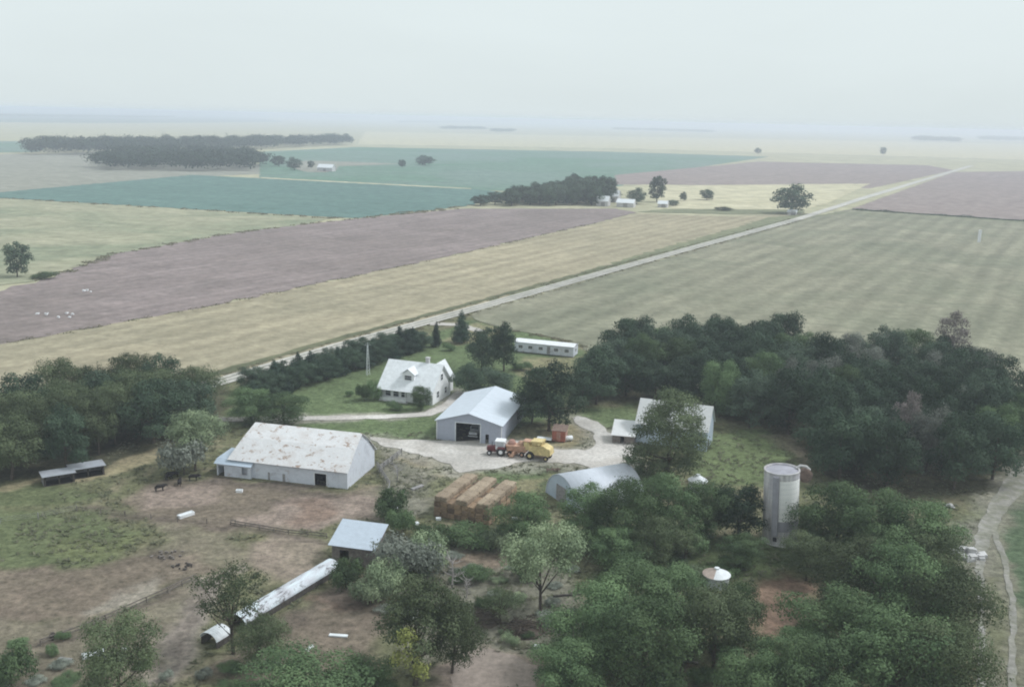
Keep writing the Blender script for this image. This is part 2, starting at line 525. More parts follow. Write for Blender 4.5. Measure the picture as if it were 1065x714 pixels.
# follow the photograph's own line
line[2:] = [G(230, 397), G(355, 359.5), G(480, 325), G(700, 263.5), G(830, 228), G(900, 205.5), G(955, 189), G(990, 178.5), G(1010, 172.5)]
line[0] = tuple(Vector(line[2]) - dv * 160); line[1] = tuple(Vector(line[2]) - dv * 80)
flat('road', strip_pts(line, [5.6] * 6 + [6.5, 7.5, 8, 9, 9]), 0.26, M['road'])
for sgn in (-1, 1):
    ln = [(p[0] - sgn * 1.05 * math.sin(RD), p[1] + sgn * 1.05 * math.cos(RD)) for p in line[:7]]
    flat('road_rut', strip_pts(ln, [.8, .8, .8, .8, .9, 1.0, 1.1]), 0.275, M['track'])
flat('ditch', ragged(strip_pts([(p[0] - 6.0 * math.sin(RD), p[1] + 6.0 * math.cos(RD)) for p in line[:6]], 3.0), 4.0, 1.0, 21), 0.27, field_mat('ditch_grass', (0.10, 0.115, 0.07), (0.17, 0.17, 0.105), RD, 6, 0.05, 0.4))
flat('side_road', strip_pts(GP((838, 226), (880, 221), (1065, 231), (1400, 250)), 4.0), 0.235, vergem)

def strip_px(px, w):
    return [(a + 1.234567e-4, b) for a, b in strip_pts(GP(*px), w)]

# ------------------------------------------------------------------ farm ground with real cover: grass, dirt, straw, litter
def farm_ground():
    x0, x1, y0, y1, s = -150.0, 150.0, 60.0, 340.0, 0.7
    nx, ny = int((x1 - x0) / s) + 1, int((y1 - y0) / s) + 1
    gx, gy = np.meshgrid(np.linspace(x0, x1, nx), np.linspace(y0, y1, ny))
    wx = gx + (fbm(gx / 5, gy / 5, 11) - 0.5) * 7
    wy = gy + (fbm(gx / 5 + 31, gy / 5, 12) - 0.5) * 7
    base = np.array([0.150, 0.152, 0.092])
    col = np.zeros(gx.shape + (3,)) + base
    n1 = fbm(gx / 14, gy / 14, 3)[..., None]
    n2 = fbm(gx / 3.2, gy / 3.2, 5)[..., None]
    col = col * (0.78 + 0.5 * n1)
    dry = np.array([0.235, 0.205, 0.150])
    col = col + (dry - col) * np.clip((n2 - 0.5) * 3.0, 0, 0.8)
    def patch(c, soft, amt, *pp):
        nonlocal col
        w = np.clip(poly_sd(wx, wy, pp if abs(pp[0][0] - round(pp[0][0], 1)) > 1e-9 else GP(*pp)) / soft + 0.5, 0, 1)
        w = w * w * (3 - 2 * w)
        k = np.clip((w + (n2[..., 0] - 0.5) * 1.1 * (1 - np.abs(2 * w - 1))) * amt + (n2[..., 0] - 0.5) * 0.8 * w * (1 - amt), 0, 1)[..., None]
        c = np.array(c) * (0.86 + 0.28 * n1)
        col = col + (c - col) * k
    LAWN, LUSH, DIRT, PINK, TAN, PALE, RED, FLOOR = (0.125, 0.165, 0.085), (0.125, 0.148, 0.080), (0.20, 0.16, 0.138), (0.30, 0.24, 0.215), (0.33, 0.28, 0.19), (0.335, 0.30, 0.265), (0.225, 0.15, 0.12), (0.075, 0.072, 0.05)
    patch(LAWN, 4, 0.95, (230, 410), (320, 380), (440, 350), (500, 330), (600, 360), (610, 400), (560, 440), (460, 460), (385, 462), (240, 445))
    patch(TAN, 3, 0.6, (460, 355), (500, 333), (530, 345), (480, 360))
    patch(TAN, 4, 0.55, (540, 372), (600, 372), (600, 392), (545, 400))
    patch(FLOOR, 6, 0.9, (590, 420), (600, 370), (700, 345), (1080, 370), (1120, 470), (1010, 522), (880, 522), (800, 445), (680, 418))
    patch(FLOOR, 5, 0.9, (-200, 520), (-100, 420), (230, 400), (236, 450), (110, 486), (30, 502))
    patch(LAWN, 4, 0.85, (600, 425), (660, 420), (665, 440), (640, 450), (610, 440))
    patch((0.135, 0.17, 0.085), 4, 0.9, (720, 452), (800, 445), (836, 480), (800, 505), (720, 500))
    patch(DIRT, 3, 0.6, (792, 452), (812, 450), (846, 482), (832, 490))
    patch(LUSH, 4, 0.8, (-60, 500), (60, 502), (110, 515), (60, 528), (-60, 532))
    patch(LUSH, 4, 0.9, (-60, 533), (90, 536), (150, 555), (120, 582), (60, 594), (-60, 594))
    patch((0.165, 0.175, 0.09), 4, 0.5, (60, 565), (150, 558), (130, 578), (70, 588))
    patch((0.165, 0.17, 0.095), 4, 0.5, (190, 555), (300, 560), (250, 585), (200, 590))
    patch(TAN, 2, 0.8, (90, 492), (185, 458), (200, 462), (150, 482), (100, 497), (20, 508), (0, 505))
    patch(DIRT, 4, 0.85, (110, 522), (150, 505), (230, 495), (360, 508), (398, 505), (398, 540), (345, 545), (250, 556), (150, 545))
    patch(PINK, 3, 0.85, (150, 512), (232, 500), (222, 520), (140, 532))
    patch(PINK, 3, 0.9, (245, 540), (300, 515), (395, 512), (390, 537), (340, 545), (260, 555))
    patch(PINK, 3, 0.75, (262, 570), (300, 555), (345, 560), (340, 590), (300, 610), (255, 590))
    patch((0.215, 0.18, 0.155), 4, 0.7, (-40, 640), (90, 645), (205, 605), (150, 714), (-40, 730))
    patch((0.22, 0.185, 0.16), 4, 0.65, (150, 545), (250, 556), (262, 585), (225, 592), (180, 572))
    patch(DIRT, 3, 0.85, (-40, 596), (100, 590), (180, 570), (225, 590), (200, 605), (90, 645), (-40, 640))
    patch(PALE, 2, 0.85, (85, 634), (140, 608), (178, 597), (166, 615), (128, 636), (90, 640))
    patch((0.28, 0.24, 0.225), 3, 0.9, (150, 700), (170, 650), (212, 605), (245, 585), (232, 620), (205, 665), (190, 714), (160, 714))
    patch(DIRT, 3, 0.85, (200, 700), (290, 650), (345, 610), (395, 600), (400, 640), (390, 714), (230, 714))
    patch(RED, 2, 0.8, (318, 622), (345, 615), (372, 632), (350, 645), (325, 640))
    patch(RED, 3, 0.55, (300, 520), (350, 515), (350, 535), (300, 548))
    patch((0.20, 0.19, 0.165), 4, 0.8, (395, 560), (600, 570), (600, 680), (420, 690))
    patch(RED, 3, 0.55, (465, 575), (540, 572), (545, 590), (470, 597))
    patch(PINK, 2, 0.9, (455, 720), (470, 684), (500, 674), (540, 680), (566, 692), (560, 720))
    patch((0.21, 0.20, 0.18), 4, 0.7, (395, 470), (445, 470), (450, 530), (400, 540))
    patch(TAN, 3, 0.7, (400, 472), (460, 470), (470, 484), (440, 486))
    patch(LAWN, 3, 0.9, (505, 490), (548, 481), (590, 484), (575, 512), (530, 512))
    patch(TAN, 3, 0.6, (540, 500), (575, 492), (565, 515), (540, 515))
    patch(TAN, 2, 0.7, (575, 442), (600, 440), (614, 452), (600, 465), (570, 466))
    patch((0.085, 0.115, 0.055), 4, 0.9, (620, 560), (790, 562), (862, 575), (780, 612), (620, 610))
    patch(RED, 3, 0.9, (785, 612), (835, 604), (848, 620), (830, 668), (790, 670))
    patch(RED, 2, 0.7, (672, 690), (720, 672), (735, 700), (700, 712))
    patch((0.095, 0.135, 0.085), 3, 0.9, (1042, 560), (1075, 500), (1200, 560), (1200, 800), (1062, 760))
    patch((0.16, 0.175, 0.12), 3, 0.8, (985, 540), (1030, 520), (1010, 575), (990, 580))
    patch((0.155, 0.16, 0.105), 2, 0.8, (1000, 590), (1045, 560), (1066, 640), (1060, 760), (1010, 760))
    MUD = (0.115, 0.095, 0.085)
    patch(MUD, 2.5, 0.75, (215, 497), (300, 503), (362, 510), (362, 517), (300, 511), (215, 504))
    patch(MUD, 2, 0.7, *strip_px(((75, 531), (130, 537), (190, 544), (250, 548)), 2.2))
    patch(MUD, 2, 0.7, *strip_px(((238, 548), (268, 553), (300, 560), (345, 563)), 1.8))
    patch(MUD, 1.5, 0.7, *strip_px(((40, 674), (90, 657), (130, 639), (175, 619), (206, 603)), 1.3))
    patch(MUD, 2.5, 0.6, (160, 562), (195, 572), (185, 586), (150, 580))
    patch(MUD, 2, 0.8, (325, 618), (352, 612), (375, 634), (340, 646))
    patch(MUD, 2, 0.6, (250, 668), (330, 618), (345, 622), (262, 682))
    patch(MUD, 2, 0.5, (200, 610), (214, 610), (178, 700), (162, 700))
    patch(MUD, 2, 0.5, *strip_px(((255, 520), (330, 522), (392, 528)), 1.6))
    patch(MUD, 2, 0.5, *strip_px(((392, 470), (430, 472), (450, 486)), 1.6))
    GR = (0.33, 0.31, 0.28)
    patch(GR, 5, 0.8, (380, 453), (450, 456), (530, 456), (600, 466), (612, 456), (596, 444), (596, 430), (640, 448), (666, 462), (668, 494), (640, 508), (580, 486), (505, 494), (470, 496), (440, 480), (395, 468))
    patch(GR, 3, 0.8, *strip_px(((225, 437), (320, 435.5), (400, 434), (445, 431), (466, 422), (484, 406)), 6.0))
    patch((0.235, 0.225, 0.195), 4, 0.8, *strip_px(((1110, 455), (1065, 492), (1038, 528), (1018, 560), (1014, 595)), 7.0))
    patch((0.24, 0.225, 0.19), 2, .7, *strip_px(((1016, 570), (1020, 600), (1021, 650), (1021, 760)), 2.2))
    patch((0.24, 0.225, 0.19), 2, .7, *strip_px(((1028, 555), (1047, 590), (1054, 640), (1052, 760)), 2.2))
    me = bpy.data.meshes.new('farm_ground')
    z = 0.10 + (fbm(gx / 6, gy / 6, 21) - 0.5) * 0.08
    z = np.where((gy > 300), 0.02, z)
    v = np.stack([gx.ravel(), gy.ravel(), z.ravel()], 1)
    i = np.arange(nx * ny).reshape(ny, nx)
    q = np.stack([i[:-1, :-1], i[:-1, 1:], i[1:, 1:], i[1:, :-1]], -1).reshape(-1, 4)
    # keep the farm side of the road only, and stay out of the right-hand field
    cx, cy = v[q[:, 0], 0], v[q[:, 0], 1]
    keep = ((cx - R0.x) * (-dv.y) + (cy - R0.y) * dv.x) < 2.0
    keep &= poly_sd(cx, cy, GP((498, 320), (884, 215), (1065, 229), (1500, 262), (1700, 620), (1068, 481), (640, 386), (605, 359), (530, 344), (492, 334))) < 1.0
    q = q[keep]
    me.vertices.add(len(v)); me.vertices.foreach_set('co', v.ravel())
    me.loops.add(q.size); me.loops.foreach_set('vertex_index', q.ravel())
    me.polygons.add(len(q)); me.polygons.foreach_set('loop_start', np.arange(0, q.size, 4)); me.polygons.foreach_set('loop_total', np.full(len(q), 4))
    me.update(calc_edges=True)
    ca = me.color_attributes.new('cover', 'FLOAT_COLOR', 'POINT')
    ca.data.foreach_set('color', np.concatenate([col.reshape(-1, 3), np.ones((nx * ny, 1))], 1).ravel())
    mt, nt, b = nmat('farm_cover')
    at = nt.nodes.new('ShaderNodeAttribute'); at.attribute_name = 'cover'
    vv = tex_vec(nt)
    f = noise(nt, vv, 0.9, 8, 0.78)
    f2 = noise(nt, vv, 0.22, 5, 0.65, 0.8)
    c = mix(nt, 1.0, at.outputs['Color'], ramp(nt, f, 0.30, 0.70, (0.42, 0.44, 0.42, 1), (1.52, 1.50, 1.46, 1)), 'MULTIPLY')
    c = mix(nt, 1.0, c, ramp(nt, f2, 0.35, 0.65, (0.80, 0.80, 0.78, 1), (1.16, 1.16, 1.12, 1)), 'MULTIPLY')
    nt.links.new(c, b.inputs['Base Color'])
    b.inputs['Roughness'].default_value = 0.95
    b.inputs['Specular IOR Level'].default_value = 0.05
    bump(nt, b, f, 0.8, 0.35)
    me.materials.append(mt)
    o = bpy.data.objects.new('farm_ground', me); COL.objects.link(o)
    tag(o, kind='structure')
    return gx, gy, col
gx, gy, cover = farm_ground()

yard = GP((384, 455), (450, 459), (530, 458), (575, 467), (608, 469), (620, 462), (614, 449), (597, 440), (600, 433), (615, 437), (637, 452), (660, 462), (662, 490), (640, 502), (612, 486), (580, 481), (545, 481), (505, 489), (478, 492), (450, 476), (400, 465))
flat('farmyard', ragged(yard, 1.5, 0.9, 3), 0.18, M['gravel'])
flat('driveway', ragged(strip_pts(GP((225, 437), (320, 435.5), (400, 434), (445, 431), (466, 422), (482, 408)), [3, 3, 3, 3, 3.2, 3.2]), 2.0, 0.4, 4), 0.19, M['gravel'])
flat('lane', ragged(strip_pts(GP((448, 337), (478, 338), (500, 345)), 4.0), 2.0, 0.5, 5), 0.17, M['gravel'])
flat('field_track', ragged(strip_pts(GP((1100, 460), (1065, 492), (1038, 528), (1022, 558), (1019, 590), (1021, 640), (1020, 760)), [5, 4.5, 3.0, 2.2, 1.1, .8, .8]), 1.2, 0.3, 7), 0.17, M['track'])
flat('field_track', ragged(strip_pts(GP((1033, 550), (1045, 585), (1053, 630), (1053, 680), (1050, 760)), [1.0, .9, .8, .8, .8]), 1.2, 0.25, 8), 0.185, M['track'])
flat('dirt_mound', ragged(GP((470, 690), (480, 680), (505, 675), (535, 682), (560, 694), (556, 716), (470, 716)), 1.0, 0.5, 9), 0.16, field_mat('pale_dirt', (0.27, 0.225, 0.195), (0.34, 0.285, 0.25), 0.3, 3, 0.1, 1.2))

# ------------------------------------------------------------------ foliage
def leaf_cloud(lobes, n, size, seed, flatten=1.0, inner=0.25, droop=0.0):
    """leaf clumps spread through overlapping lobes; returns verts, faces, tint"""
    rg = np.random.default_rng(seed)
    lb = np.array(lobes, float)           # x y z rx ry rz
    w = lb[:, 3] * lb[:, 4]
    k = rg.choice(len(lb), n, p=w / w.sum())
    d = rg.normal(size=(n, 3)); d /= np.linalg.norm(d, axis=1)[:, None]
    d[:, 2] = np.where(d[:, 2] < -0.5, -d[:, 2], d[:, 2])
    rad = np.where(rg.random(n) < inner, rg.uniform(0.35, 0.8, n), rg.normal(0.96, 0.13, n))
    # uneven lobe surface
    wob = 1 + 0.16 * np.sin(d[:, 0] * 5 + k) * np.sin(d[:, 1] * 6 + k * 2) + 0.10 * np.sin(d[:, 2] * 9 + k)
    p = lb[k, :3] + d * lb[k, 3:6] * (rad * wob)[:, None]
    p[:, 2] -= droop * np.abs(rg.normal(size=n)) * (rg.random(n) < 0.4)
    p[:, 2] = np.maximum(p[:, 2], 0.05)
    nr = d + rg.normal(size=(n, 3)) * 0.42 + np.array([0, 0, 0.15]); nr /= np.linalg.norm(nr, axis=1)[:, None]
    t = np.cross(nr, rg.normal(size=(n, 3))); t /= np.linalg.norm(t, axis=1)[:, None] + 1e-9
    b = np.cross(nr, t)
    s = size * rg.uniform(0.6, 1.35, n)[:, None]
    asp = rg.uniform(0.55, 1.0, n)[:, None]
    v = np.stack([p - t * s * 0.5, p + b * s * asp * 0.42 + nr * s * 0.08, p + t * s * 0.5, p - b * s * asp * 0.42 + nr * s * 0.08], 1)
    lt = rg.random(len(lb))
    tint = np.clip(lt[k] * 0.72 + rg.random(n) * 0.3, 0, 1)
    return v.reshape(-1, 3), tint

def leaf_mesh(name, parts, mats):
    """parts: list of (verts, tint, material index)"""
    v = np.concatenate([p[0] for p in parts]); t = np.concatenate([np.repeat(p[1], 4) for p in parts])
    mi = np.concatenate([np.full(len(p[1]), p[2]) for p in parts])
    n = len(v) // 4
    me = bpy.data.meshes.new(name)
    me.vertices.add(len(v)); me.vertices.foreach_set('co', v.ravel())
    me.loops.add(len(v)); me.loops.foreach_set('vertex_index', np.arange(len(v)))
    me.polygons.add(n); me.polygons.foreach_set('loop_start', np.arange(0, len(v), 4)); me.polygons.foreach_set('loop_total', np.full(n, 4))
    me.polygons.foreach_set('material_index', mi)
    a = me.attributes.new('tint', 'FLOAT', 'POINT'); a.data.foreach_set('value', t)
    for m_ in mats: me.materials.append(m_)
    me.update(calc_edges=True)
    return me

def broad_lobes(h, w, seed, nl=16, base=0.22, lrr=(0.12, 0.21), e0=-0.55):
    """crown lobes on a lumpy ellipsoid; h total height, w width"""
    rg = np.random.default_rng(seed)
    cz, rz, rx = h * (base + (1 - base) / 2), h * (1 - base) / 2, w / 2
    out = [(0, 0, cz, rx * 0.55, rx * 0.55, rz * 0.7)]
    for i in range(nl):
        a = i * 2.399 + rg.uniform(-0.4, 0.4)
        e = e0 + (0.95 - e0) * (i + 0.5) / nl + rg.uniform(-0.12, 0.12)
        ce = math.sqrt(max(0.05, 1 - min(e, 0.98) ** 2))
        lr = w * rg.uniform(*lrr)
        k = rg.uniform(0.55, 0.98)
        out.append((math.cos(a) * rx * ce * k, math.sin(a) * rx * ce * k, cz + e * rz * 0.80, lr, lr, lr * rg.uniform(0.65, 0.95)))
    return out

def trunk_mb(h, r, lobes, seed, nlimb=6, fork=0.0):
    rg = random.Random(seed)
    mb = MB()
    lean = Vector((rg.uniform(-0.04, 0.04) * h, rg.uniform(-0.04, 0.04) * h, 0))
    top = Vector((0, 0, h * 0.62)) + lean
    mb.tube([(0, 0, -0.2), (0, 0, 0.3), tuple(Vector((0, 0, h * 0.3)) + lean * 0.4), tuple(top)], [r * 1.5, r * 1.05, r * 0.8, r * 0.3], 7)
    for i in range(nlimb):
        l = lobes[1 + (i * 3) % (len(lobes) - 1)]
        s = Vector((0, 0, h * rg.uniform(0.18, 0.42))) + lean * 0.5
        e = Vector(l[:3])
        mid = s.lerp(e, 0.5) + Vector((0, 0, -h * 0.02))
        mb.tube([tuple(s), tuple(mid), tuple(e)], [r * 0.5, r * 0.34, r * 0.1], 5)
    return mb

PROTO = {}
def add_proto(key, name, h, w, mats, lobes, n, size, seed, trunk_r=0.25, bark='bark', extra=None, inner=0.25, nlimb=6, droop=0.0):
    parts = [leaf_cloud(lobes, n, size, seed, inner=inner, droop=droop) + (0,)]
    if extra:
        parts.append(leaf_cloud(extra[0], extra[1], size, seed + 5) + (1,))
    me = leaf_mesh(name + '_crown', parts, [M[m_] for m_ in mats])
    tm = trunk_mb(h, trunk_r, lobes, seed, nlimb)
    tme = bpy.data.meshes.new(name + '_trunk')
    tme.from_pydata(tm.v, [], tm.f); tme.materials.append(M[bark])
    tme.polygons.foreach_set('use_smooth', [True] * len(tme.polygons))
    PROTO[key] = dict(name=name, h=h, w=w, crown=me, trunk=tme)

for i in range(5):
    lo = broad_lobes(11, 9.5, 100 + i, 12, 0.03, (0.17, 0.27), -0.85)
    add_proto('wood%d' % i, 'broadleaf_tree', 11, 9.5, ['leaf'], lo, 9500, 0.36, 200 + i, 0.26)
for i in range(3):
    lo = broad_lobes(10, 9, 120 + i, 17, 0.02, (0.14, 0.25), -0.88)
    add_proto('near%d' % i, 'broadleaf_tree', 10, 9, ['leaf_mid'], lo, 19000, 0.23, 220 + i, 0.24)
for i in range(2):
    lo = broad_lobes(10, 9, 140 + i, 16, 0.05, (0.14, 0.25), -0.80)
    add_proto('olive%d' % i, 'broadleaf_tree', 10, 9, ['leaf_olive'], lo, 16000, 0.23, 240 + i, 0.24)
for i in range(2):
    lo = broad_lobes(11, 9, 145 + i, 12, 0.02, (0.15, 0.24), -0.8)
    add_proto('pale%d' % i, 'drooping_tree', 11, 9, ['leaf_pale'], lo, 11500, 0.30, 247 + i, 0.24, droop=2.2)
lo = broad_lobes(16, 11, 151, 26, 0.03, (0.13, 0.23), -0.86)
add_proto('cotton', 'cottonwood_tree', 16, 11, ['leaf_olive'], lo, 26000, 0.27, 251, 0.4)
for i in range(2):
    lo = broad_lobes(9, 9, 160 + i, 16, 0.30)
    add_proto('light%d' % i, 'light_tree', 9, 9, ['leaf_light'], lo, 12500, 0.24, 260 + i, 0.2)
lo = broad_lobes(13, 8, 173, 16, 0.12)
add_proto('dry', 'half_bare_tree', 13, 8, ['leaf_dry'], lo, 3200, 0.36, 274, 0.24, 'pale_bark', nlimb=14)
lo = broad_lobes(9, 7, 171, 14, 0.22)
add_proto('sparse', 'sparse_tree', 9, 7, ['leaf_olive'], lo, 4200, 0.22, 271, 0.2, inner=0.4, nlimb=10)
lo = broad_lobes(11, 8, 181, 18, 0.22)
ex = [(-0.9, -3.4, 6.6, 1.1, .9, 1.1), (-0.3, -3.9, 5.0, 0.9, 0.8, 1.0), (0.6, -3.7, 3.8, 0.8, 0.8, 0.8), (-1.7, -3.2, 4.6, .7, .7, .8)]
add_proto('yellow', 'patchy_tree', 11, 8, ['leaf_olive', 'leaf_yellow'], lo, 12500, 0.23, 281, 0.26, extra=(ex, 1500), nlimb=9)
for i in range(2):                                           # cedars: narrow cones
    lo = []
    rg = np.random.default_rng(190 + i)
    for k in range(14):
        t = k / 13
        rad = 1.7 * (1 - t) ** 0.75 + 0.25
        a = k * 2.4
        lo.append((math.cos(a) * rad * 0.35, math.sin(a) * rad * 0.35, 0.7 + t * 5.6, rad * 0.78, rad * 0.78, 0.75))
    add_proto('cedar%d' % i, 'cedar_tree', 7, 4.0, ['leaf_cedar'], lo, 6500, 0.25, 290 + i, 0.14, nlimb=3)
lo = [(x * 1.2 + rng.uniform(-.4, .4), y * 1.2 + rng.uniform(-.4, .4), rng.uniform(0.7, 1.7), 0.95, 0.95, 0.85) for x in (-1, 0, 1) for y in (-1, 0, 1)]
add_proto('shrub', 'shrub', 2.6, 4.2, ['leaf_mid'], lo, 5200, 0.19, 301, 0.06, nlimb=5)
add_proto('shrub_grey', 'shrub', 2.6, 4.2, ['leaf_grey'], lo, 4600, 0.19, 302, 0.06, nlimb=5)
add_proto('shrub_light', 'shrub', 2.6, 4.2, ['leaf_light'], lo, 4600, 0.19, 303, 0.06, nlimb=5)
for i in range(2):                                           # far trees, seen from half a mile and more
    lo = broad_lobes(15, 14, 310 + i, 16, 0.0, (0.15, 0.24), -0.92)
    add_proto('far%d' % i, 'far_tree', 15, 14, ['leaf'], lo, 2600, 1.0, 311 + i, 0.4)

def tree(key, loc, h, w, rz, label, cat='tree', group=None, name=None):
    p = PROTO[key]
    t = thing(name or p['name'], label, cat, loc, rz, group)
    q = random.uniform(.86, 1.14)
    t.scale = (w / p['w'] * q, w / p['w'] / q, h / p['h'])
    t.rotation_euler = (random.uniform(-.07, .07), random.uniform(-.07, .07), rz)
    for part, me in (('crown', p['crown']), ('trunk', p['trunk'])):
        o = bpy.data.objects.new(part, me)
        COL.objects.link(o)
        o.parent = t
    return t

def tree_px(key, u, v, top, wpx, label, cat='tree', group=None, name=None, rz=None):
    """tree whose foot is seen at (u, v), top at row `top`, wpx wide in the photograph"""
    x, y = G(u, v)
    s = mpp(x, y)
    lo_, hi_ = 0.2, 60.0
    for _ in range(40):
        mid = (lo_ + hi_) / 2
        # row of a point at height mid
        dy, dz = y, mid - H
        zc = dy * cp - dz * sp
        yy = F * (dy * sp + dz * cp) / zc
        xx = F * x / zc
        row = CY - (-xx * sr + yy * cr)
        if row > top: lo_ = mid
        else: hi_ = mid
    return tree(key, (x, y), lo_, wpx * s, random.uniform(0, 6.28) if rz is None else rz, label, cat, group, name)

def scatter(poly, dist, seed, tries=4000):
    rg = random.Random(seed)
    xs = [p[0] for p in poly]; ys = [p[1] for p in poly]
    out = []
    for _ in range(tries):
        p = (rg.uniform(min(xs), max(xs)), rg.uniform(min(ys), max(ys)))
        if poly_sd(np.array([p[0]]), np.array([p[1]]), poly)[0] < 0: continue
        if all(math.dist(p, q) > dist for q in out): out.append(p)
    return out

# right-hand wood
back = [G(u, v, 11.5) for u, v in ((612, 388), (630, 356), (662, 332), (700, 334), (740, 325), (800, 330), (850, 338), (900, 343), (960, 342), (1005, 348), (1045, 372), (1085, 402))]
front = [G(u, v) for u, v in ((1085, 470), (1052, 492), (1000, 516), (945, 518), (880, 514), (845, 482), (812, 455), (752, 438), (700, 425), (660, 416), (625, 408))]
pw = scatter(back + front, 6.9, 5)
rg = random.Random(3)
for i, (x, y) in enumerate(pw):
    h = rg.uniform(9.2, 14.2)
    q = rg.random()
    if q < .16:
        tree('near%d' % rg.randrange(3), (x, y), h, rg.uniform(8.2, 10.0), rg.uniform(0, 6.28), 'brighter green tree among the dark ones of the dense wood right of the farmyard', 'tree', 'brighter trees of the dense wood at right')
    elif q < .30 and x > 55:
        tree('pale%d' % rg.randrange(2), (x, y), h, rg.uniform(7.5, 9.0), rg.uniform(0, 6.28), 'greyish olive tree in the right half of the dense wood', 'tree', 'greyish trees of the dense wood at right')
    else:
        tree('wood%d' % rg.randrange(5), (x, y), h, rg.uniform(8.6, 11.0), rg.uniform(0, 6.28), 'dark green broadleaf tree in the dense wood right of the farmyard', 'tree', 'trees of the dense wood at right')
# left-hand wood
back = [G(u, v, 11.5) for u, v in ((-90, 425), (0, 402), (40, 390), (85, 375), (150, 374), (205, 376))]
front = [G(u, v) for u, v in ((222, 440), (190, 452), (150, 468), (100, 483), (50, 495), (0, 501), (-90, 520))]
pw2 = scatter(back + front, 6.2, 8)
for i, (x, y) in enumerate(pw2):
    tree(rg.choice(['wood0', 'wood1', 'wood3', 'olive0', 'olive1', 'olive0', 'olive1']), (x, y), rg.uniform(11.0, 14.0), rg.uniform(8.5, 11), rg.uniform(0, 6.28), 'tall olive green tree in the wood beside the low open sheds at left', 'tree', 'trees of the wood at left')
# cedar windbreak between house and road: two staggered rows
for r_, (a, b, n) in enumerate((((262, 419), (436, 364), 22), ((258, 410), (428, 360), 20))):
    A, B = Vector(G(*a)), Vector(G(*b))
    for i in range(n):
        p = A.lerp(B, (i + 0.5 * r_) / (n - 1)) + Vector((rg.uniform(-.6, .6), rg.uniform(-.6, .6)))
        if rg.random() < .45:
            tree('wood%d' % rg.randrange(5), tuple(p), rg.uniform(4.6, 6.4), rg.uniform(5.0, 6.5), rg.uniform(0, 6.28), 'small rounded dark tree in the windbreak row between house lawn and gravel road', 'tree', 'rounded trees of the windbreak')
        else:
            tree('cedar%d' % rg.randrange(2), tuple(p), rg.uniform(5.2, 7.2), rg.uniform(4.8, 6.0), rg.uniform(0, 6.28), 'pointed dark cedar in the windbreak row between house lawn and gravel road', 'cedar', 'cedars of the windbreak')

T = tree_px
# broad trees at the barn end of the windbreak
T('near0', 262, 440, 402, 48, 'rounded dark tree at the lower end of the cedar windbreak, left of two')
T('near1', 296, 442, 408, 46, 'rounded dark tree at the lower end of the windbreak, behind the barn ridge')
# around the house
T('shrub', 379, 417, 398, 15, 'dark shrub on the lawn left of the white house, the left one of a pair', 'shrub')
T('shrub', 390, 416, 396, 16, 'dark shrub against the left end of the white house', 'shrub')
T('near2', 438, 427, 400, 22, 'dense rounded bush standing before the front corner of the white house', 'tree')
T('shrub', 411, 427, 417, 15, 'low dark shrub on the driveway edge in front of the house', 'shrub')
T('shrub', 364, 412, 405, 8, 'tiny round bush alone on the lawn below the antenna mast', 'shrub')
T('cedar0', 453, 361, 333, 13, 'narrow upright cedar standing alone near the road end of the windbreak', 'cedar')
T('cedar1', 480, 357, 322, 22, 'tallest upright cedar near the lane to the road', 'cedar')
T('shrub', 468, 365, 357, 11, 'small dark bush on the grass between the two upright cedars', 'shrub')
T('wood0', 501, 388, 340, 36, 'tall dark tree behind the house, between it and the long white building')
T('wood2', 524, 386, 337, 30, 'dark pointed tree touching the left end of the long white building')
T('wood1', 488, 412, 378, 34, 'dark tree overhanging the right wall of the white house')
T('wood4', 513, 411, 384, 38, 'spreading low tree behind the ridge of the machine shed')
T('shrub', 542, 385, 376, 18, 'low dark bushes in front of the long white building', 'shrub')
T('wood3', 571, 448, 378, 62, 'big dark spreading tree at the right corner of the machine shed')
T('wood1', 553, 440, 398, 36, 'dark tree hugging the rear corner of the machine shed')
T('wood0', 603, 425, 384, 36, 'dark tree between the farmyard and the wood, right of the big spreading tree')
T('wood2', 622, 412, 362, 44, 'dark tree at the left tip of the wood, nearest the long white building')
# yard and middle distance
T('cotton', 692, 506, 405, 80, 'tall olive cottonwood in front of the big grey-roofed shed', 'tree', rz=1.0)
T('near0', 655, 500, 474, 24, 'small pale-topped tree at the right edge of the farmyard', 'tree')
T('near1', 545, 566, 512, 58, 'bushy green tree right of the hay bale stack')
T('near2', 610, 562, 504, 56, 'green tree in front of the round-topped blue building')
T('near0', 648, 572, 497, 62, 'green tree at the right flank of the round-topped blue building')
T('near1', 690, 568, 494, 62, 'dense green tree between the round-topped building and the white cone-roofed bin')
T('near2', 735, 562, 500, 60, 'dense green tree in front of the white cone-roofed bin')
T('wood4', 768, 562, 504, 48, 'dark green tree immediately left of the concrete silo')
T('olive0', 680, 592, 538, 52, 'thin greyish tree left of the small rusty grain bin')
T('sparse', 712, 588, 550, 34, 'thin leaning tree close beside the small rusty grain bin', 'tree')
T('light0', 562, 640, 552, 78, 'pale green tree with a bare slanting trunk in the foreground clearing', rz=2.0)
T('near0', 655, 650, 584, 86, 'bright bushy tree in the foreground below the bales and bin')
T('near1', 622, 690, 606, 90, 'broad green tree at the bottom edge, left of the fallen log')
T('near2', 665, 722, 622, 96, 'green tree at the bottom edge just left of the brush pile')
T('olive1', 742, 700, 610, 86, 'olive tree with a dark trunk right of the fallen log')
T('near0', 768, 672, 604, 46, 'olive green tree beside the red dirt bank')
T('near1', 590, 732, 668, 80, 'low green tree at the bottom edge below the pale tree')
T('near1', 868, 576, 503, 78, 'rounded green tree at the right foot of the silo')
T('near2', 905, 590, 508, 74, 'broad green tree second right of the silo')
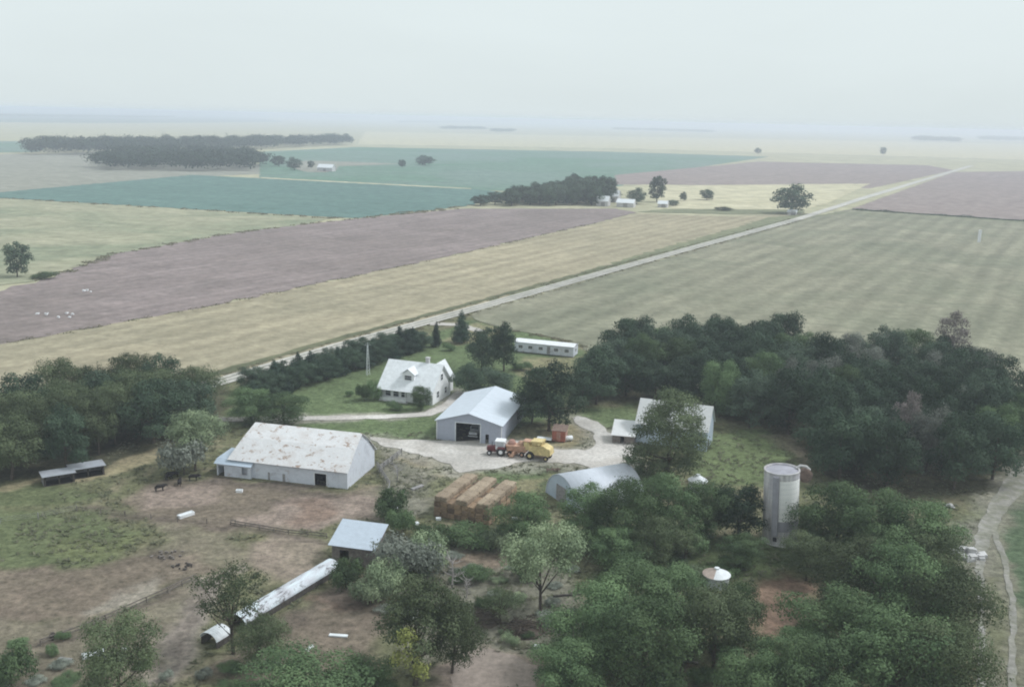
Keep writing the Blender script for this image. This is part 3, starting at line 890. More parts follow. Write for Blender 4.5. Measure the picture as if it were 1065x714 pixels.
T('near0', 948, 596, 520, 80, 'broad green tree third right of the silo, before the dense wood')
T('olive0', 968, 612, 545, 62, 'olive tree beside the pale rubble at the field track')
T('olive1', 890, 640, 562, 76, 'olive tree above the red dirt bank, right of the silo')
T('near1', 930, 664, 566, 96, 'large green tree in the middle of the lower right thicket')
T('olive0', 978, 680, 585, 84, 'olive tree at the edge of the lower right thicket beside the wheel tracks')
T('near0', 868, 700, 608, 96, 'large green tree at the lower left of the right thicket')
T('near2', 930, 738, 636, 110, 'large green tree at the bottom edge of the right thicket')
T('near1', 842, 752, 660, 96, 'dark green tree at the bottom edge below the red dirt bank')
T('olive1', 985, 752, 650, 84, 'olive tree at the bottom edge beside the wheel tracks')
T('near2', 780, 748, 672, 70, 'green tree at the bottom edge left of the right thicket')
# left foreground
T('sparse', 243, 680, 588, 74, 'sparse see-through tree growing against the long rusty low building', rz=0.4)
T('olive0', 270, 695, 640, 52, 'low olive tree in front of the long rusty low building')
T('olive1', 125, 735, 640, 74, 'dark olive tree at the bottom edge below the plank fence')
T('shrub', 12, 712, 672, 46, 'dark shrubs in the bottom left corner', 'shrub')
T('near1', 310, 745, 682, 120, 'low green tree at the bottom edge below the scattered white boards')
T('yellow', 432, 712, 604, 92, 'forked dark tree with bright yellow-green leaf patches', rz=0.0)
T('olive1', 470, 700, 622, 56, 'dark olive tree leaning right of the yellow-patched tree')
T('near0', 380, 730, 690, 70, 'low green bush at the bottom edge left of the forked tree', 'shrub')
T('light1', 203, 490, 430, 56, 'light green tree at the left end of the barn')
T('shrub_grey', 192, 494, 452, 46, 'grey-green shrub in front of the light tree left of the barn', 'shrub')
T('shrub', 405, 540, 508, 30, 'dark green shrub between the small blue-roofed shed and the hay stack', 'shrub')
T('shrub', 418, 556, 526, 30, 'green shrub at the right corner of the small blue-roofed shed', 'shrub')
T('shrub', 360, 612, 582, 30, 'dark shrub under the small blue-roofed shed, at the end of the long low building', 'shrub')
T('shrub_grey', 430, 600, 556, 60, 'pale grey-green shrub right of the small blue-roofed shed, in the centre of the clump', 'shrub')  # pale leaves of this and the next three shrubs imitate a hazy reflection
T('shrub_light', 404, 618, 584, 44, 'pale shrub below the right corner of the small blue-roofed shed', 'shrub')
T('shrub_light', 448, 592, 556, 44, 'pale shrub at the right end of the grey clump', 'shrub')
T('shrub_light', 384, 628, 600, 40, 'yellowish pale shrub above the forked tree', 'shrub')
T('shrub', 455, 566, 548, 40, 'low green shrub below the front of the hay stack, left', 'shrub')
T('shrub', 492, 568, 548, 46, 'low green shrub below the front corner of the hay stack', 'shrub')
T('shrub_light', 522, 570, 546, 38, 'light shrub below the right end of the hay stack', 'shrub')
T('shrub', 545, 602, 582, 30, 'dark shrub in the shade of the pale slanting tree', 'shrub')
T('shrub', 497, 604, 588, 30, 'dark low shrub beside the bleached dead tree', 'shrub')
T('sparse', 520, 650, 612, 46, 'thin scrubby tree in the foreground clearing', 'shrub', name='scrub')
T('shrub_light', 838, 562, 520, 20, 'pale vine-covered bush on the right side of the silo', 'shrub')
T('dry', 987, 392, 321, 34, 'tall greyish half-bare tree standing above the back of the right wood')
T('near1', 640, 590, 548, 60, 'leafy green tree below the trees of the round-topped building')
T('near2', 770, 592, 556, 46, 'low green tree just below and left of the silo foot')
T('near0', 700, 640, 588, 70, 'leafy green tree directly below the small grain bin')
T('olive1', 838, 604, 556, 50, 'low olive tree at the right of the silo foot above the red dirt bank')
T('near1', 820, 716, 655, 70, 'green tree at the lower end of the red dirt bank')
T('dry', 935, 480, 405, 34, 'brownish half-bare tree in the middle of the right wood front')
T('shrub', 610, 574, 545, 44, 'dark shrub under the trees below the round-topped blue building', 'shrub')
T('shrub', 662, 578, 550, 44, 'dark shrub under the trees between hay stack and silo', 'shrub')
T('shrub', 715, 574, 548, 44, 'dark shrub under the trees left of the silo', 'shrub')
T('shrub_light', 668, 510, 488, 26, 'pale lilac-grey bush at the right edge of the farmyard', 'shrub')
# scrub of the foreground clearing and the pasture
rg = random.Random(21)
for (x, y) in scatter(GP((400, 575), (600, 578), (600, 690), (520, 670), (470, 660), (400, 640)), 2.3, 31, 900)[:34]:
    k_ = rg.choice(['shrub_grey', 'shrub', 'shrub_light', 'shrub_grey'])
    lab = {'shrub': 'low green scrub bush in the foreground clearing', 'shrub_grey': 'low grey scrub bush in the foreground clearing', 'shrub_light': 'low pale green scrub bush in the foreground clearing'}[k_]
    tree(k_, (x, y), rg.uniform(.5, 1.5), rg.uniform(1.2, 3.0), rg.uniform(0, 6.28), lab, 'shrub', lab.replace('bush', 'bushes'), 'scrub_bush')
for (x, y) in scatter(GP((620, 580), (790, 590), (1000, 600), (1000, 720), (560, 720), (600, 640)), 3.2, 33, 900)[:46]:
    if poly_sd(np.array([x]), np.array([y]), GP((775, 600), (850, 596), (856, 690), (780, 690)))[0] > -1.5: continue
    k_ = rg.choice(['shrub', 'shrub', 'shrub_light'])
    lab = {'shrub': 'green undergrowth bush among the lower right trees', 'shrub_light': 'pale undergrowth bush among the lower right trees'}[k_]
    tree(k_, (x, y), rg.uniform(.9, 2.6), rg.uniform(2.4, 4.5), rg.uniform(0, 6.28), lab, 'shrub', lab.replace('bush', 'bushes'), 'undergrowth_bush')
for (x, y) in scatter(GP((0, 650), (60, 660), (200, 690), (330, 690), (330, 720), (0, 720)), 2.8, 35, 600)[:16]:
    tree(rg.choice(['shrub', 'shrub_grey']), (x, y), rg.uniform(.5, 1.4), rg.uniform(1.4, 3.2), rg.uniform(0, 6.28), 'low weedy bush on the dirt at the lower left edge', 'shrub', 'weedy bushes at lower left', 'scrub_bush')
# weedy borders of road and fields
def weed_line(pp, n, w, h, leaf, seed):
    rl = random.Random(seed); lo = []
    pts = [Vector(p) for p in pp]
    for a, b in zip(pts[:-1], pts[1:]):
        L = (b - a).length
        for i in range(max(3, int(L / (w * 1.6)))):
            p = a.lerp(b, rl.random())
            kk = rl.uniform(.3, 1.0)
            lo.append((p.x + rl.uniform(-w, w), p.y + rl.uniform(-w, w), .1, w * rl.uniform(.5, 1.2), w * rl.uniform(.5, 1.2), h * kk))
    v, t = leaf_cloud(lo, n, leaf, seed)
    return (v, t, 0)
lr = [(p[0] - 4.6 * math.sin(RD), p[1] + 4.6 * math.cos(RD)) for p in line[1:7]]
rr_ = [(p[0] + 4.4 * math.sin(RD), p[1] - 4.4 * math.cos(RD)) for p in line[3:7]]
wl = [weed_line(lr, 9000, 1.1, .35, .4, 1), weed_line(rr_, 6000, 1.1, .35, .45, 2), weed_line(GP((45, 291), (120, 264), (240, 243), (345, 230), (480, 217)), 2600, 2.6, .45, .9, 3),
      weed_line(GP((0, 206), (345, 227), (370, 227), (482, 215)), 1800, 3.0, .4, 1.1, 4), weed_line(GP((0, 358), (200, 322.5), (450, 270.5), (620, 232)), 1500, 1.6, .25, .6, 5), weed_line(GP((530, 344), (605, 358), (640, 385)), 2000, 1.2, .6, .4, 6)]
wo = bpy.data.objects.new('border_weeds', leaf_mesh('border_weeds', wl, [leaf_mat('border_weed', (0.19, 0.19, 0.125), (0.33, 0.30, 0.21), None, 0.4)])); COL.objects.link(wo)
tag(wo, 'rough weeds along the road and the field borders', 'weeds', None, 'stuff')
# far single trees
T('far0', 18, 288, 252, 25, 'lone round tree at the left edge of the picture beside the ploughed field')
T('far1', 823, 222, 193, 36, 'round dark tree beside the road near the field corner')
T('far0', 735, 208, 197, 15, 'small far tree right of the distant farmstead')
T('far1', 711, 209, 200, 8, 'tiny far tree just right of the distant farmstead')
T('far0', 683, 210, 183, 18, 'tall far tree standing at the distant farmstead')
T('far1', 662, 212, 196, 18, 'far tree in front of the distant farmstead')
T('far0', 638, 208, 199, 18, 'far tree between the grove and the distant farmstead')
T('far1', 442, 172, 162, 18, 'lone bushy tree in the far green field, right of two')
T('far0', 418, 174, 166, 7, 'tiny lone tree in the far green field, left of two')
T('far0', 290, 173, 162, 15, 'far tree right of the big grove, before the far white shed')
T('far1', 306, 177, 164, 14, 'far tree just left of the far white shed')
T('far0', 323, 175, 167, 7, 'tiny far tree touching the far white shed')
T('far1', 788, 160, 154, 6, 'tiny remote tree on the pale plain above the road tree')
T('far0', 918, 161, 153, 6, 'tiny remote tree on the pale plain above the road end')
T('far0', 700, 214, 208, 12, 'low bush along the verge at the distant farmstead', 'shrub')
T('far1', 752, 219, 215, 16, 'low bush along the verge before the road tree', 'shrub')
T('shrub', 45, 290, 283, 22, 'low weedy bush right of the lone tree at the left edge', 'shrub')

# far grove by the distant farmstead
gv = [G(u, v) for u, v in ((492, 214), (560, 214.5), (628, 213.5), (634, 205), (600, 199), (540, 207))]
for i, (x, y) in enumerate(scatter(gv, 11.0, 12, 1500)):
    t = min(1, max(0, (x / y * 1035 + 532 - 490) / 140))
    tree('far%d' % (i % 2), (x, y), 7.5 + 9.5 * t + rg.uniform(-1.5, 1.5), rg.uniform(12, 17), rg.uniform(0, 6.28), 'dark tree of the far grove left of the distant farmstead', 'tree', 'trees of the far grove')
# big wood far left, one mass
def far_mass(name, polys, dist, hh, ww, nleaf, leaf, seed, label, cat):
    rg = random.Random(seed)
    vs, ts = [], []
    k = 0
    for poly, hsc in polys:
        for (x, y) in scatter(poly, dist, seed + k, 2500):
            k += 1
            h = rg.uniform(*hh) * hsc; w = rg.uniform(*ww)
            lo = [(x, y, h * 0.5, w * 0.5, w * 0.5, h * 0.5)] + [(x + rg.uniform(-.4, .4) * w, y + rg.uniform(-.4, .4) * w, h * rg.uniform(0.4, 0.8), w * 0.3, w * 0.3, h * 0.27) for _ in range(5)]
            v, t = leaf_cloud(lo, nleaf, leaf, seed + k, inner=0.1)
            vs.append(v); ts.append(t)
    me = leaf_mesh(name, [(np.concatenate(vs), np.concatenate(ts), 0)], [M['leaf']])
    o = bpy.data.objects.new(name, me); COL.objects.link(o)
    return tag(o, label, cat, None, 'stuff')
far_mass('far_wood', [([G(*p) for p in ((105, 176.5), (190, 178), (268, 178.5), (272, 170), (240, 164.5), (140, 165), (108, 170))], 1.0),
                      ([G(*p) for p in ((35, 161), (100, 161.5), (150, 160), (250, 156.5), (365, 150.5), (360, 148.5), (240, 152), (120, 154), (30, 156))], 1.15)],
         17.0, (13, 19), (20, 28), 420, 2.4, 60, 'long dark wood on the plain at far left', 'wood')
far_mass('treeline', [(GP((-50, 121.5), (180, 123), (180, 121.5), (-50, 119.5)), 0.8), (GP((415, 128), (512, 128), (512, 127), (415, 126.6)), 0.8), (GP((462, 134.5), (502, 135), (502, 134), (462, 133.6)), 0.8),
                      (GP((515, 137.3), (530, 137.5), (530, 136.7), (515, 136.5)), 0.8), (GP((640, 135), (740, 138), (740, 137), (640, 134.2)), 0.8), (GP((952, 147), (995, 148), (995, 146), (952, 145)), 1.2), (GP((1022, 146), (1090, 147), (1090, 145), (1022, 144)), 1.1)],
         45.0, (12, 20), (40, 70), 160, 5.0, 90, 'faint remote tree lines near the horizon', 'tree line')
# field hedge beyond the right field
A, B = G(888, 218.6), G(1075, 231)
lo = []
rgh = random.Random(4)
for i in range(120):
    t = i / 119
    k = 0.35 + 0.65 * (0.5 + 0.5 * math.sin(t * 13)) * (0.6 + 0.4 * math.sin(t * 41))
    lo.append((A[0] + (B[0] - A[0]) * t, A[1] + (B[1] - A[1]) * t, 0.6 * k, 1.6, 1.6, 1.5 * k))
hv, ht = leaf_cloud(lo, 5000, 0.7, 77)
ho = bpy.data.objects.new('hedge', leaf_mesh('hedge', [(hv, ht, 0)], [M['leaf']])); COL.objects.link(ho)
tag(ho, 'low dark weedy hedge along the far edge of the right stubble field', 'hedge')

# dead bleached tree
def bare_tree(name, loc, h, seed, mat, label, spread=0.5):
    rg = random.Random(seed)
    t = thing(name, label, 'dead tree', loc)
    mb = MB()
    mb.tube([(0, 0, -.2), (0.1, 0, h * .4), (0, .1, h)], [h * .035, h * .026, h * .005], 6)
    br = MB()
    for i in range(14):
        z = h * rg.uniform(.25, .85); a = rg.uniform(0, 6.28); L = h * spread * rg.uniform(.3, .8)
        e = Vector((math.cos(a) * L, math.sin(a) * L, z + L * rg.uniform(.2, .9)))
        s = Vector((0.05, 0, z)); mid = s.lerp(e, .5) + Vector((0, 0, -L * .08))
        br.tube([s, mid, e], [h * .013, h * .009, h * .003], 5)
        for j in range(3):
            e2 = mid + Vector((rg.uniform(-1, 1), rg.uniform(-1, 1), rg.uniform(.1, 1))) * L * .4
            br.tube([mid, e2], [h * .006, h * .002], 4)
    mb.build('trunk', mat, t); br.build('branches', mat, t)
    return t
bare_tree('dead_tree', G(470, 612), 5.0, 3, M['pale_bark'], 'bleached grey dead tree standing in the foreground clearing')
bare_tree('dead_tree', G(485, 622), 3.4, 5, M['pale_bark'], 'smaller bleached dead sapling right of the grey dead tree', 0.7)
bare_tree('dead_tree', G(413, 500), 3.4, 12, M['grey_wood'], 'leafless grey shrub at the right end of the barn', 0.8)

# ------------------------------------------------------------------ weeds and tufts on the farm ground
def weeds():
    rg = np.random.default_rng(44)
    n = 16000
    x = rg.uniform(-75, 85, n); y = 92 + 110 * rg.random(n) ** 1.4
    ok = np.abs(x) < y * 0.62
    x, y = x[ok], y[ok]
    ix = np.clip(((x + 150) / 0.7).astype(int), 0, cover.shape[1] - 1); iy = np.clip(((y - 60) / 0.7).astype(int), 0, cover.shape[0] - 1)
    c = cover[iy, ix]
    greenish = c[:, 1] - c[:, 0] * 0.9
    dens = fbm(x / 4, y / 4, 71)
    keep = (greenish > 0.004) & (dens + rg.random(len(x)) * 0.3 > 0.55)
    ys = (poly_sd(x, y, yard) < -0.5) & (poly_sd(x, y, GP((1000, 570), (1035, 520), (1065, 480), (1120, 470), (1100, 800), (1005, 800))) < 0) & (poly_sd(x, y, GP((370, 450), (470, 450), (478, 405), (310, 400), (310, 445))) < 0)
    x, y = x[keep & ys], y[keep & ys]
    n = len(x)
    k = 5
    p = np.repeat(np.stack([x, y, np.full(n, 0.12)], 1), k, 0)
    hgt = np.repeat(rg.uniform(0.1, 0.4, n) * (0.5 + fbm(x / 7, y / 7, 72)), k)
    a = rg.uniform(0, 6.28, n * k); off = rg.uniform(0, 0.35, n * k)
    d = np.stack([np.cos(a), np.sin(a), np.zeros(n * k)], 1)
    b = p + d * off[:, None]
    tt = np.stack([-np.sin(a), np.cos(a), np.zeros(n * k)], 1) * 0.13
    up = np.stack([np.cos(a) * hgt * 1.3, np.sin(a) * hgt * 1.3, hgt * 0.6], 1)
    v = np.stack([b - tt, b + tt, b + up + tt * 0.5, b + up - tt * 0.5], 1).reshape(-1, 3)
    me = leaf_mesh('weeds', [(v, rg.random(n * k), 0)], [leaf_mat('weed', (0.115, 0.13, 0.08), (0.24, 0.235, 0.155), None, 0.35)])
    o = bpy.data.objects.new('weeds', me); COL.objects.link(o)
    tag(o, 'rough tufts of grass and weeds over the farm ground', 'weeds', None, 'stuff')
weeds()

# ------------------------------------------------------------------ BUILDINGS
def window(parent, x, y, z, w, h, ny=-1, mat='white_paint', axis='x', name='window'):
    """framed window standing a little proud of a wall that faces ny along y (or x)"""
    fr = MB(); pn = MB()
    t = 0.09
    def bx(mb, a0, a1, d0, d1, z0, z1):
        if axis == 'x': mb.box(a0, a1, min(y + ny * d0, y + ny * d1), max(y + ny * d0, y + ny * d1), z0, z1)
        else: mb.box(min(y + ny * d0, y + ny * d1), max(y + ny * d0, y + ny * d1), a0, a1, z0, z1)
    bx(fr, x - w / 2 - t, x - w / 2, .003, .07, z - t, z + h + t); bx(fr, x + w / 2, x + w / 2 + t, .003, .07, z - t, z + h + t)
    bx(fr, x - w / 2, x + w / 2, .003, .07, z - t, z); bx(fr, x - w / 2, x + w / 2, .003, .07, z + h, z + h + t)
    bx(fr, x - w / 2, x + w / 2, .003, .05, z + h * .5 - .03, z + h * .5 + .03)
    f = fr.build(name, M[mat], parent)
    bx(pn, x - w / 2, x + w / 2, .004, .02, z, z + h)
    pn.build('pane', M['glass'], f)
    return f

# --- big barn
a_b = R(-14)
bl = G(228, 493)
barn = thing('barn', 'large white metal barn with rust-stained gambrel roof', 'barn', bl, a_b)
Lb, Db, Eb, Rb = 24.6, 12.4, 3.2, 8.3
x0b = 2.2
MB().wall(x0b, Lb, 0, .12, 0, Eb, [(18.5, 20.7, 0.0, 2.35)]).build('front_wall', M['barn_wall'], barn)
MB().wall(x0b, Lb, Db - .12, .12, 0, Eb).build('rear_wall', M['barn_wall'], barn)
gp = [(0.13, 0), (Db - .13, 0), (Db - .13, Eb), (Db * .74, Eb + (Rb - Eb) * .60), (Db / 2, Rb - .12), (Db * .26, Eb + (Rb - Eb) * .60), (0.13, Eb)]
MB().prism([(x0b + max(0, z - Eb) * .42, y, z) for y, z in gp], (.12, 0, 0)).build('gable', M['barn_wall'], barn)
MB().prism([(Lb - .12, y, z) for y, z in gp], (.12, 0, 0)).build('gable', M['barn_wall'], barn)
def roof_line(pr, x0, x1, t=.07, rake=0.0, mb=None):
    mb = mb or MB()
    zb0 = min(p[1] for p in pr)
    for (ya, za), (yb, zb) in zip(pr[:-1], pr[1:]):
        mb.slab((x0 + (za - zb0) * rake, ya, za), (x1, ya, za), (x1, yb, zb), (x0 + (zb - zb0) * rake, yb, zb), t)
    return mb
k = Db * .26; kz = Eb + (Rb - Eb) * .60 + .10
roof_line([(-.45, Eb - .05), (k, kz), (Db / 2, Rb), (Db - k, kz), (Db + .45, Eb - .05)], x0b - .3, Lb + .3, .07, .42).build('roof', M['barn_roof'], barn)
lw = MB().wall(0, 6.6, -.7, .1, 0, 2.35, [(.25, 1.45, 0, 2.0), (4.9, 6.0, .7, 2.0)]).box(0, .1, -.597, 5.0, 0, 2.6).box(6.5, 6.6, -.597, -.01, 0, 2.5).build('lean_to_walls', M['barn_wall'], barn)
mb = MB(); mb.slab((-.35, -1.1, 2.42), (6.9, -1.1, 2.42), (6.9, .1, 3.05), (-.35, .1, 3.05), .07)
mb.slab((-.35, .103, 3.05), (2.15, .103, 3.05), (2.15, 5.2, 3.3), (-.35, 5.2, 3.3), .07)
mb.build('lean_to_roof', M['blue_metal'], barn)
MB().box(18.36, 18.5, -.06, -.003, 0, 2.5).box(20.7, 20.84, -.06, -.003, 0, 2.5).box(18.5, 20.7, -.06, -.003, 2.36, 2.5).build('door_frame', M['white_paint'], barn)
MB().box(21.0, 22.9, -.09, -.01, .05, 2.4).build('sliding_door', M['barn_wall'], barn)
for x, w_ in ((9.6, .35), (12.4, .5)):
    MB().box(x, x + w_, -.05, -.003, .1, 1.5).build('hatch', M['grey_wood'], barn)
MB().box(2.4, Lb - .2, .2, Db - .2, -.02, .14).box(.12, 6.48, -.58, -.02, -.02, .14).build('floor', M['dark'], barn)

# --- house
hl = G(396.5, 415)
house = thing('house', 'white storey-and-a-half farmhouse with front dormer and pale roof', 'house', hl, R(-19))
house.scale = (1.1, 1.1, 1.1)
Lh, Dh, Eh, Rh = 11.6, 9.2, 3.1, 7.6
MB().box(0, Lh, 0, Dh, 0, Eh).prism([(.0, 0, Eh), (.0, Dh, Eh), (.0, Dh / 2, Rh - .2)], (Lh, 0, 0)).build('walls', M['house_wall'], house)
mb = roof_line([(-1.3, Eh - .55), (Dh / 2, Rh), (Dh + .5, Eh - .35)], -.5, Lh + .45, .14)
rf = mb.build('roof', M['house_roof'], house)
MB().box(8.0, 8.7, Dh / 2 - .1, Dh / 2 + .6, Rh - .6, Rh + 1.0).build('chimney', M['concrete'], rf)
MB().box(7.9, 8.8, Dh / 2 - .2, Dh / 2 + .7, Rh + 1.003, Rh + 1.12).build('chimney_cap', M['concrete'], rf)
dm = MB().box(4.4, 7.0, .9, 4.0, 4.1, 5.75).prism([(4.4, .9, 5.75), (7.0, .9, 5.75), (5.7, .9, 6.7)], (0, 3.3, 0)).build('dormer', M['house_wall'], house)
mb = MB(); mb.slab((4.1, .6, 5.62), (5.7, .6, 6.82), (5.7, 4.3, 6.82), (4.1, 4.3, 5.62), -.1)
mb.slab((7.3, .6, 5.62), (7.3, 4.3, 5.62), (5.7, 4.3, 6.82), (5.7, .6, 6.82), -.1)
mb.build('dormer_roof', M['house_roof'], dm)
window(dm, 5.7, .9, 4.55, 1.5, .9, name='dormer_window')
# rear cross wing on the right
MB().box(6.6, 10.8, Dh, Dh + 3.5, 0, Eh).prism([(6.6, Dh - 3, Eh + .01), (10.8, Dh - 3, Eh + .01), (8.7, Dh - 3, 6.4)], (0, 6.5, 0)).build('rear_wing', M['house_wall'], house)
mb = MB(); mb.slab((6.2, Dh - 3, Eh - .25), (6.2, Dh + 3.9, Eh - .25), (8.7, Dh + 3.9, 6.62), (8.7, Dh - 3, 6.62), -.12)
mb.slab((11.2, Dh - 3, Eh - .25), (8.7, Dh - 3, 6.62), (8.7, Dh + 3.9, 6.62), (11.2, Dh + 3.9, Eh - .25), -.12)
mb.build('wing_roof', M['house_roof'], house)
for x in (1.6, 3.4, 5.2):
    window(house, x, 0, 1.05, 1.15, 1.25)
window(house, 9.6, 0, 1.05, 1.0, 1.25)
for y in (2.6, 6.6):
    window(house, y, Lh, 1.05, 1.0, 1.3, 1, axis='y')
window(house, 4.6, Lh, 4.3, 1.0, 1.25, 1, axis='y')
d = MB().box(7.2, 8.1, -.06, -.003, .25, 2.35).build('door', M['grey_wood'], house)
MB().box(7.95, 8.03, -.1, -.061, 1.2, 1.35).build('handle', M['steel'], d)
for x in (.15, 3.0, 5.9): MB().box(x, x + .16, -1.1, -.94, .2, 2.6).build('porch_post', M['white_paint'], house)
MB().box(0, 6.3, -1.2, -.004, 0, .2).build('porch_floor', M['concrete'], house)
MB().box(.31, 3.0, -1.06, -1.0, .3, .95).box(3.16, 5.9, -1.06, -1.0, .3, .95).build('porch_rail', M['white_paint'], house)

# --- machine shed
ml = G(454.5, 457)
a_m = R(-13)
ms = thing('machine_shed', 'open-fronted grey metal machine shed with pale low-pitched roof', 'shed', ml, a_m)
Wm, Dm, Em, Rm = 13.2, 21.0, 4.2, 6.1
MB().wall(0, Wm, 0, .12, 0, Em, [(3.9, 8.9, 0, 4.0), (10.0, 10.7, 0, 2.1)]).prism([(0, 0, Em), (Wm, 0, Em), (Wm / 2, 0, Rm - .1)], (0, .12, 0)).build('front_wall', M['shed_wall'], ms)
MB().wall(0, Wm, Dm, .12, 0, Em).prism([(0, Dm, Em), (Wm, Dm, Em), (Wm / 2, Dm, Rm - .1)], (0, .12, 0)).build('rear_wall', M['shed_wall'], ms)
MB().box(0, .12, .13, Dm - .01, 0, Em - .05).build('side_wall', M['shed_wall'], ms)
MB().box(Wm - .12, Wm, .13, Dm - .01, 0, Em - .05).build('side_wall', M['shed_wall'], ms)
mb = MB(); mb.slab((-.4, -.45, Em - .12), (Wm / 2, -.45, Rm), (Wm / 2, Dm + .4, Rm), (-.4, Dm + .4, Em - .12), -.08)
mb.slab((Wm + .4, -.45, Em - .12), (Wm + .4, Dm + .4, Em - .12), (Wm / 2, Dm + .4, Rm), (Wm / 2, -.45, Rm), -.08)
mb.build('roof', M['shed_roof'], ms)
MB().box(3.74, 3.9, -.08, -.003, 0, 4.15).box(8.9, 9.06, -.08, -.003, 0, 4.15).box(3.9, 8.9, -.08, -.003, 4.0, 4.15).build('door_frame', M['pale_metal'], ms)
MB().box(-.12, .03, -.1, .05, 0, Em - .2).box(Wm - .03, Wm + .12, -.1, .05, 0, Em - .2).build('corner_trim', M['white_paint'], ms)
MB().box(.15, Wm - .15, .15, Dm - .05, -.02, .12).build('floor', M['dark'], ms)
# old truck parked inside the doorway
def truck(loc, rz, label, body, name='truck', box=None):
    t = thing(name, label, 'truck', loc, rz)      # faces -y
    MB().box(-.95, .95, 0, 5.2, .65, .9).build('chassis', M['dark'], t)
    b = MB().prism([(-.85, .1, .75), (-.85, .1, 1.35), (-.85, 1.5, 1.5), (-.85, 1.5, .75)], (1.7, 0, 0)).prism([(-.95, 1.5, .75), (-.95, 1.5, 1.55), (-.95, 1.85, 2.15), (-.95, 2.9, 2.15), (-.95, 2.95, .75)], (1.9, 0, 0)).build('cab', body, t)
    MB().add([(-.8, 1.5, 1.6), (.8, 1.5, 1.6), (.75, 1.82, 2.1), (-.75, 1.82, 2.1)], [(0, 1, 2, 3)]).build('windscreen', M['glass'], b)
    MB().box(-1.0, 1.0, .003, .09, .5, .7).build('bumper', M['pale_metal'], t)
    for x in (-.65, .65): MB().box(x - .14, x + .14, .05, .098, .95, 1.2).build('headlight', M['pale_metal'], t)
    MB().box(-.4, .4, .05, .096, .85, 1.25).build('grille', M['steel'], t)
    if box: MB().box(-1.05, 1.05, 3.0, 5.4, .95, 2.2).build('cargo_box', box, t)
    else: MB().box(-1, 1, 3.0, 5.3, .85, 1.0).box(-1, -.9, 3.0, 5.3, 1.0, 1.5).box(.9, 1, 3.0, 5.3, 1.0, 1.5).build('truck_bed', body, t)
    for x in (-.85, .85):
        for y in (1.0, 4.3):
            MB().wheel((x, y, .42), .42, .28, 'x').build('wheel', M['tyre'], t)
    return t
ca, sa = math.cos(a_m), math.sin(a_m)
def loc_ms(x, y): return (ml[0] + ca * x - sa * y, ml[1] + sa * x + ca * y, .12)
truck(loc_ms(6.8, 2.2), a_m, 'pale old truck parked inside the dark machine shed doorway', M['steel'])

# --- long white building (house trailer)
tl = G(535, 366)
tr = thing('mobile_home', 'long low white building with flat roof near the road', 'mobile home', tl, R(-19))
MB().box(0, 16.9, 0, 4.6, .35, 3.0).build('walls', M['barn_wall'], tr)
MB().box(.2, 16.7, .15, 4.45, 0, .345).build('skirting', M['dark_wood'], tr)
mb = MB(); mb.slab((-.2, -.25, 2.98), (17.1, -.25, 2.98), (17.1, 2.3, 3.45), (-.2, 2.3, 3.45), -.06)
mb.slab((-.2, 4.85, 2.98), (-.2, 2.3, 3.45), (17.1, 2.3, 3.45), (17.1, 4.85, 2.98), -.06)
mb.build('roof', M['white_paint'], tr)
for x in (1.8, 4.6, 7.6, 12.0, 15.0): window(tr, x, 0, 1.4, 1.2, .8)
d = MB().box(9.4, 10.3, -.06, -.003, .5, 2.5).build('door', M['grey_wood'], tr)
MB().box(10.1, 10.2, -.1, -.061, 1.4, 1.55).build('handle', M['steel'], d)
window(tr, 2.3, 16.9, 1.4, 1.0, .8, 1, axis='y')

# --- big shed behind the cottonwood
bx_ = G(661, 460)
bs = thing('livestock_shed', 'big grey-roofed shed with bluish end wall, half hidden by the cottonwood', 'shed', bx_, R(-20))
Lg, Dg, Eg, Rg = 14.2, 7.4, 4.4, 8.4
MB().box(0, Lg, 0, Dg, 0, Eg).prism([(0, 0, Eg), (0, Dg, Eg), (0, Dg / 2, Rg - .1)], (Lg, 0, 0)).build('walls', M['blue_metal'], bs)
mb = roof_line([(-.4, Eg - .3), (Dg / 2, Rg), (Dg + .4, Eg - .3)], -.3, Lg + .3, .08)
mb.build('roof', M['old_roof'], bs)
d = MB().box(Lg + .003, Lg + .06, 1.0, 2.3, 0, 2.1).build('door', M['dark_wood'], bs)
MB().box(Lg + .061, Lg + .1, 2.1, 2.2, 1.0, 1.2).build('handle', M['steel'], d)
cs, ss = math.cos(R(-10)), math.sin(R(-10))
# small shed at its left
sl = G(636.5, 461)
cs_ = thing('chicken_house', 'small weathered shed with pale roof at the left of the big shed', 'shed', sl, R(-12))
MB().wall(0, 4.4, 0, .1, 0, 1.9, [(1.6, 2.4, 0, 1.7)]).box(0, 4.4, 4.9, 5.0, 0, 2.9).box(0, .1, .103, 4.897, 0, 1.9).box(4.3, 4.4, .103, 4.897, 0, 1.9).build('walls', M['old_wood'], cs_)
mb = MB(); mb.slab((-.25, -.35, 1.9), (4.65, -.35, 1.9), (4.65, 5.2, 3.6), (-.25, 5.2, 3.6), .08)
mb.build('roof', M['old_roof'], cs_)
MB().prism([(.003, .12, 1.9), (.003, 4.88, 1.9), (.003, 4.88, 3.3)], (.08, 0, 0)).prism([(4.31, .12, 1.9), (4.31, 4.88, 1.9), (4.31, 4.88, 3.3)], (.08, 0, 0)).build('gable_boards', M['old_wood'], cs_)

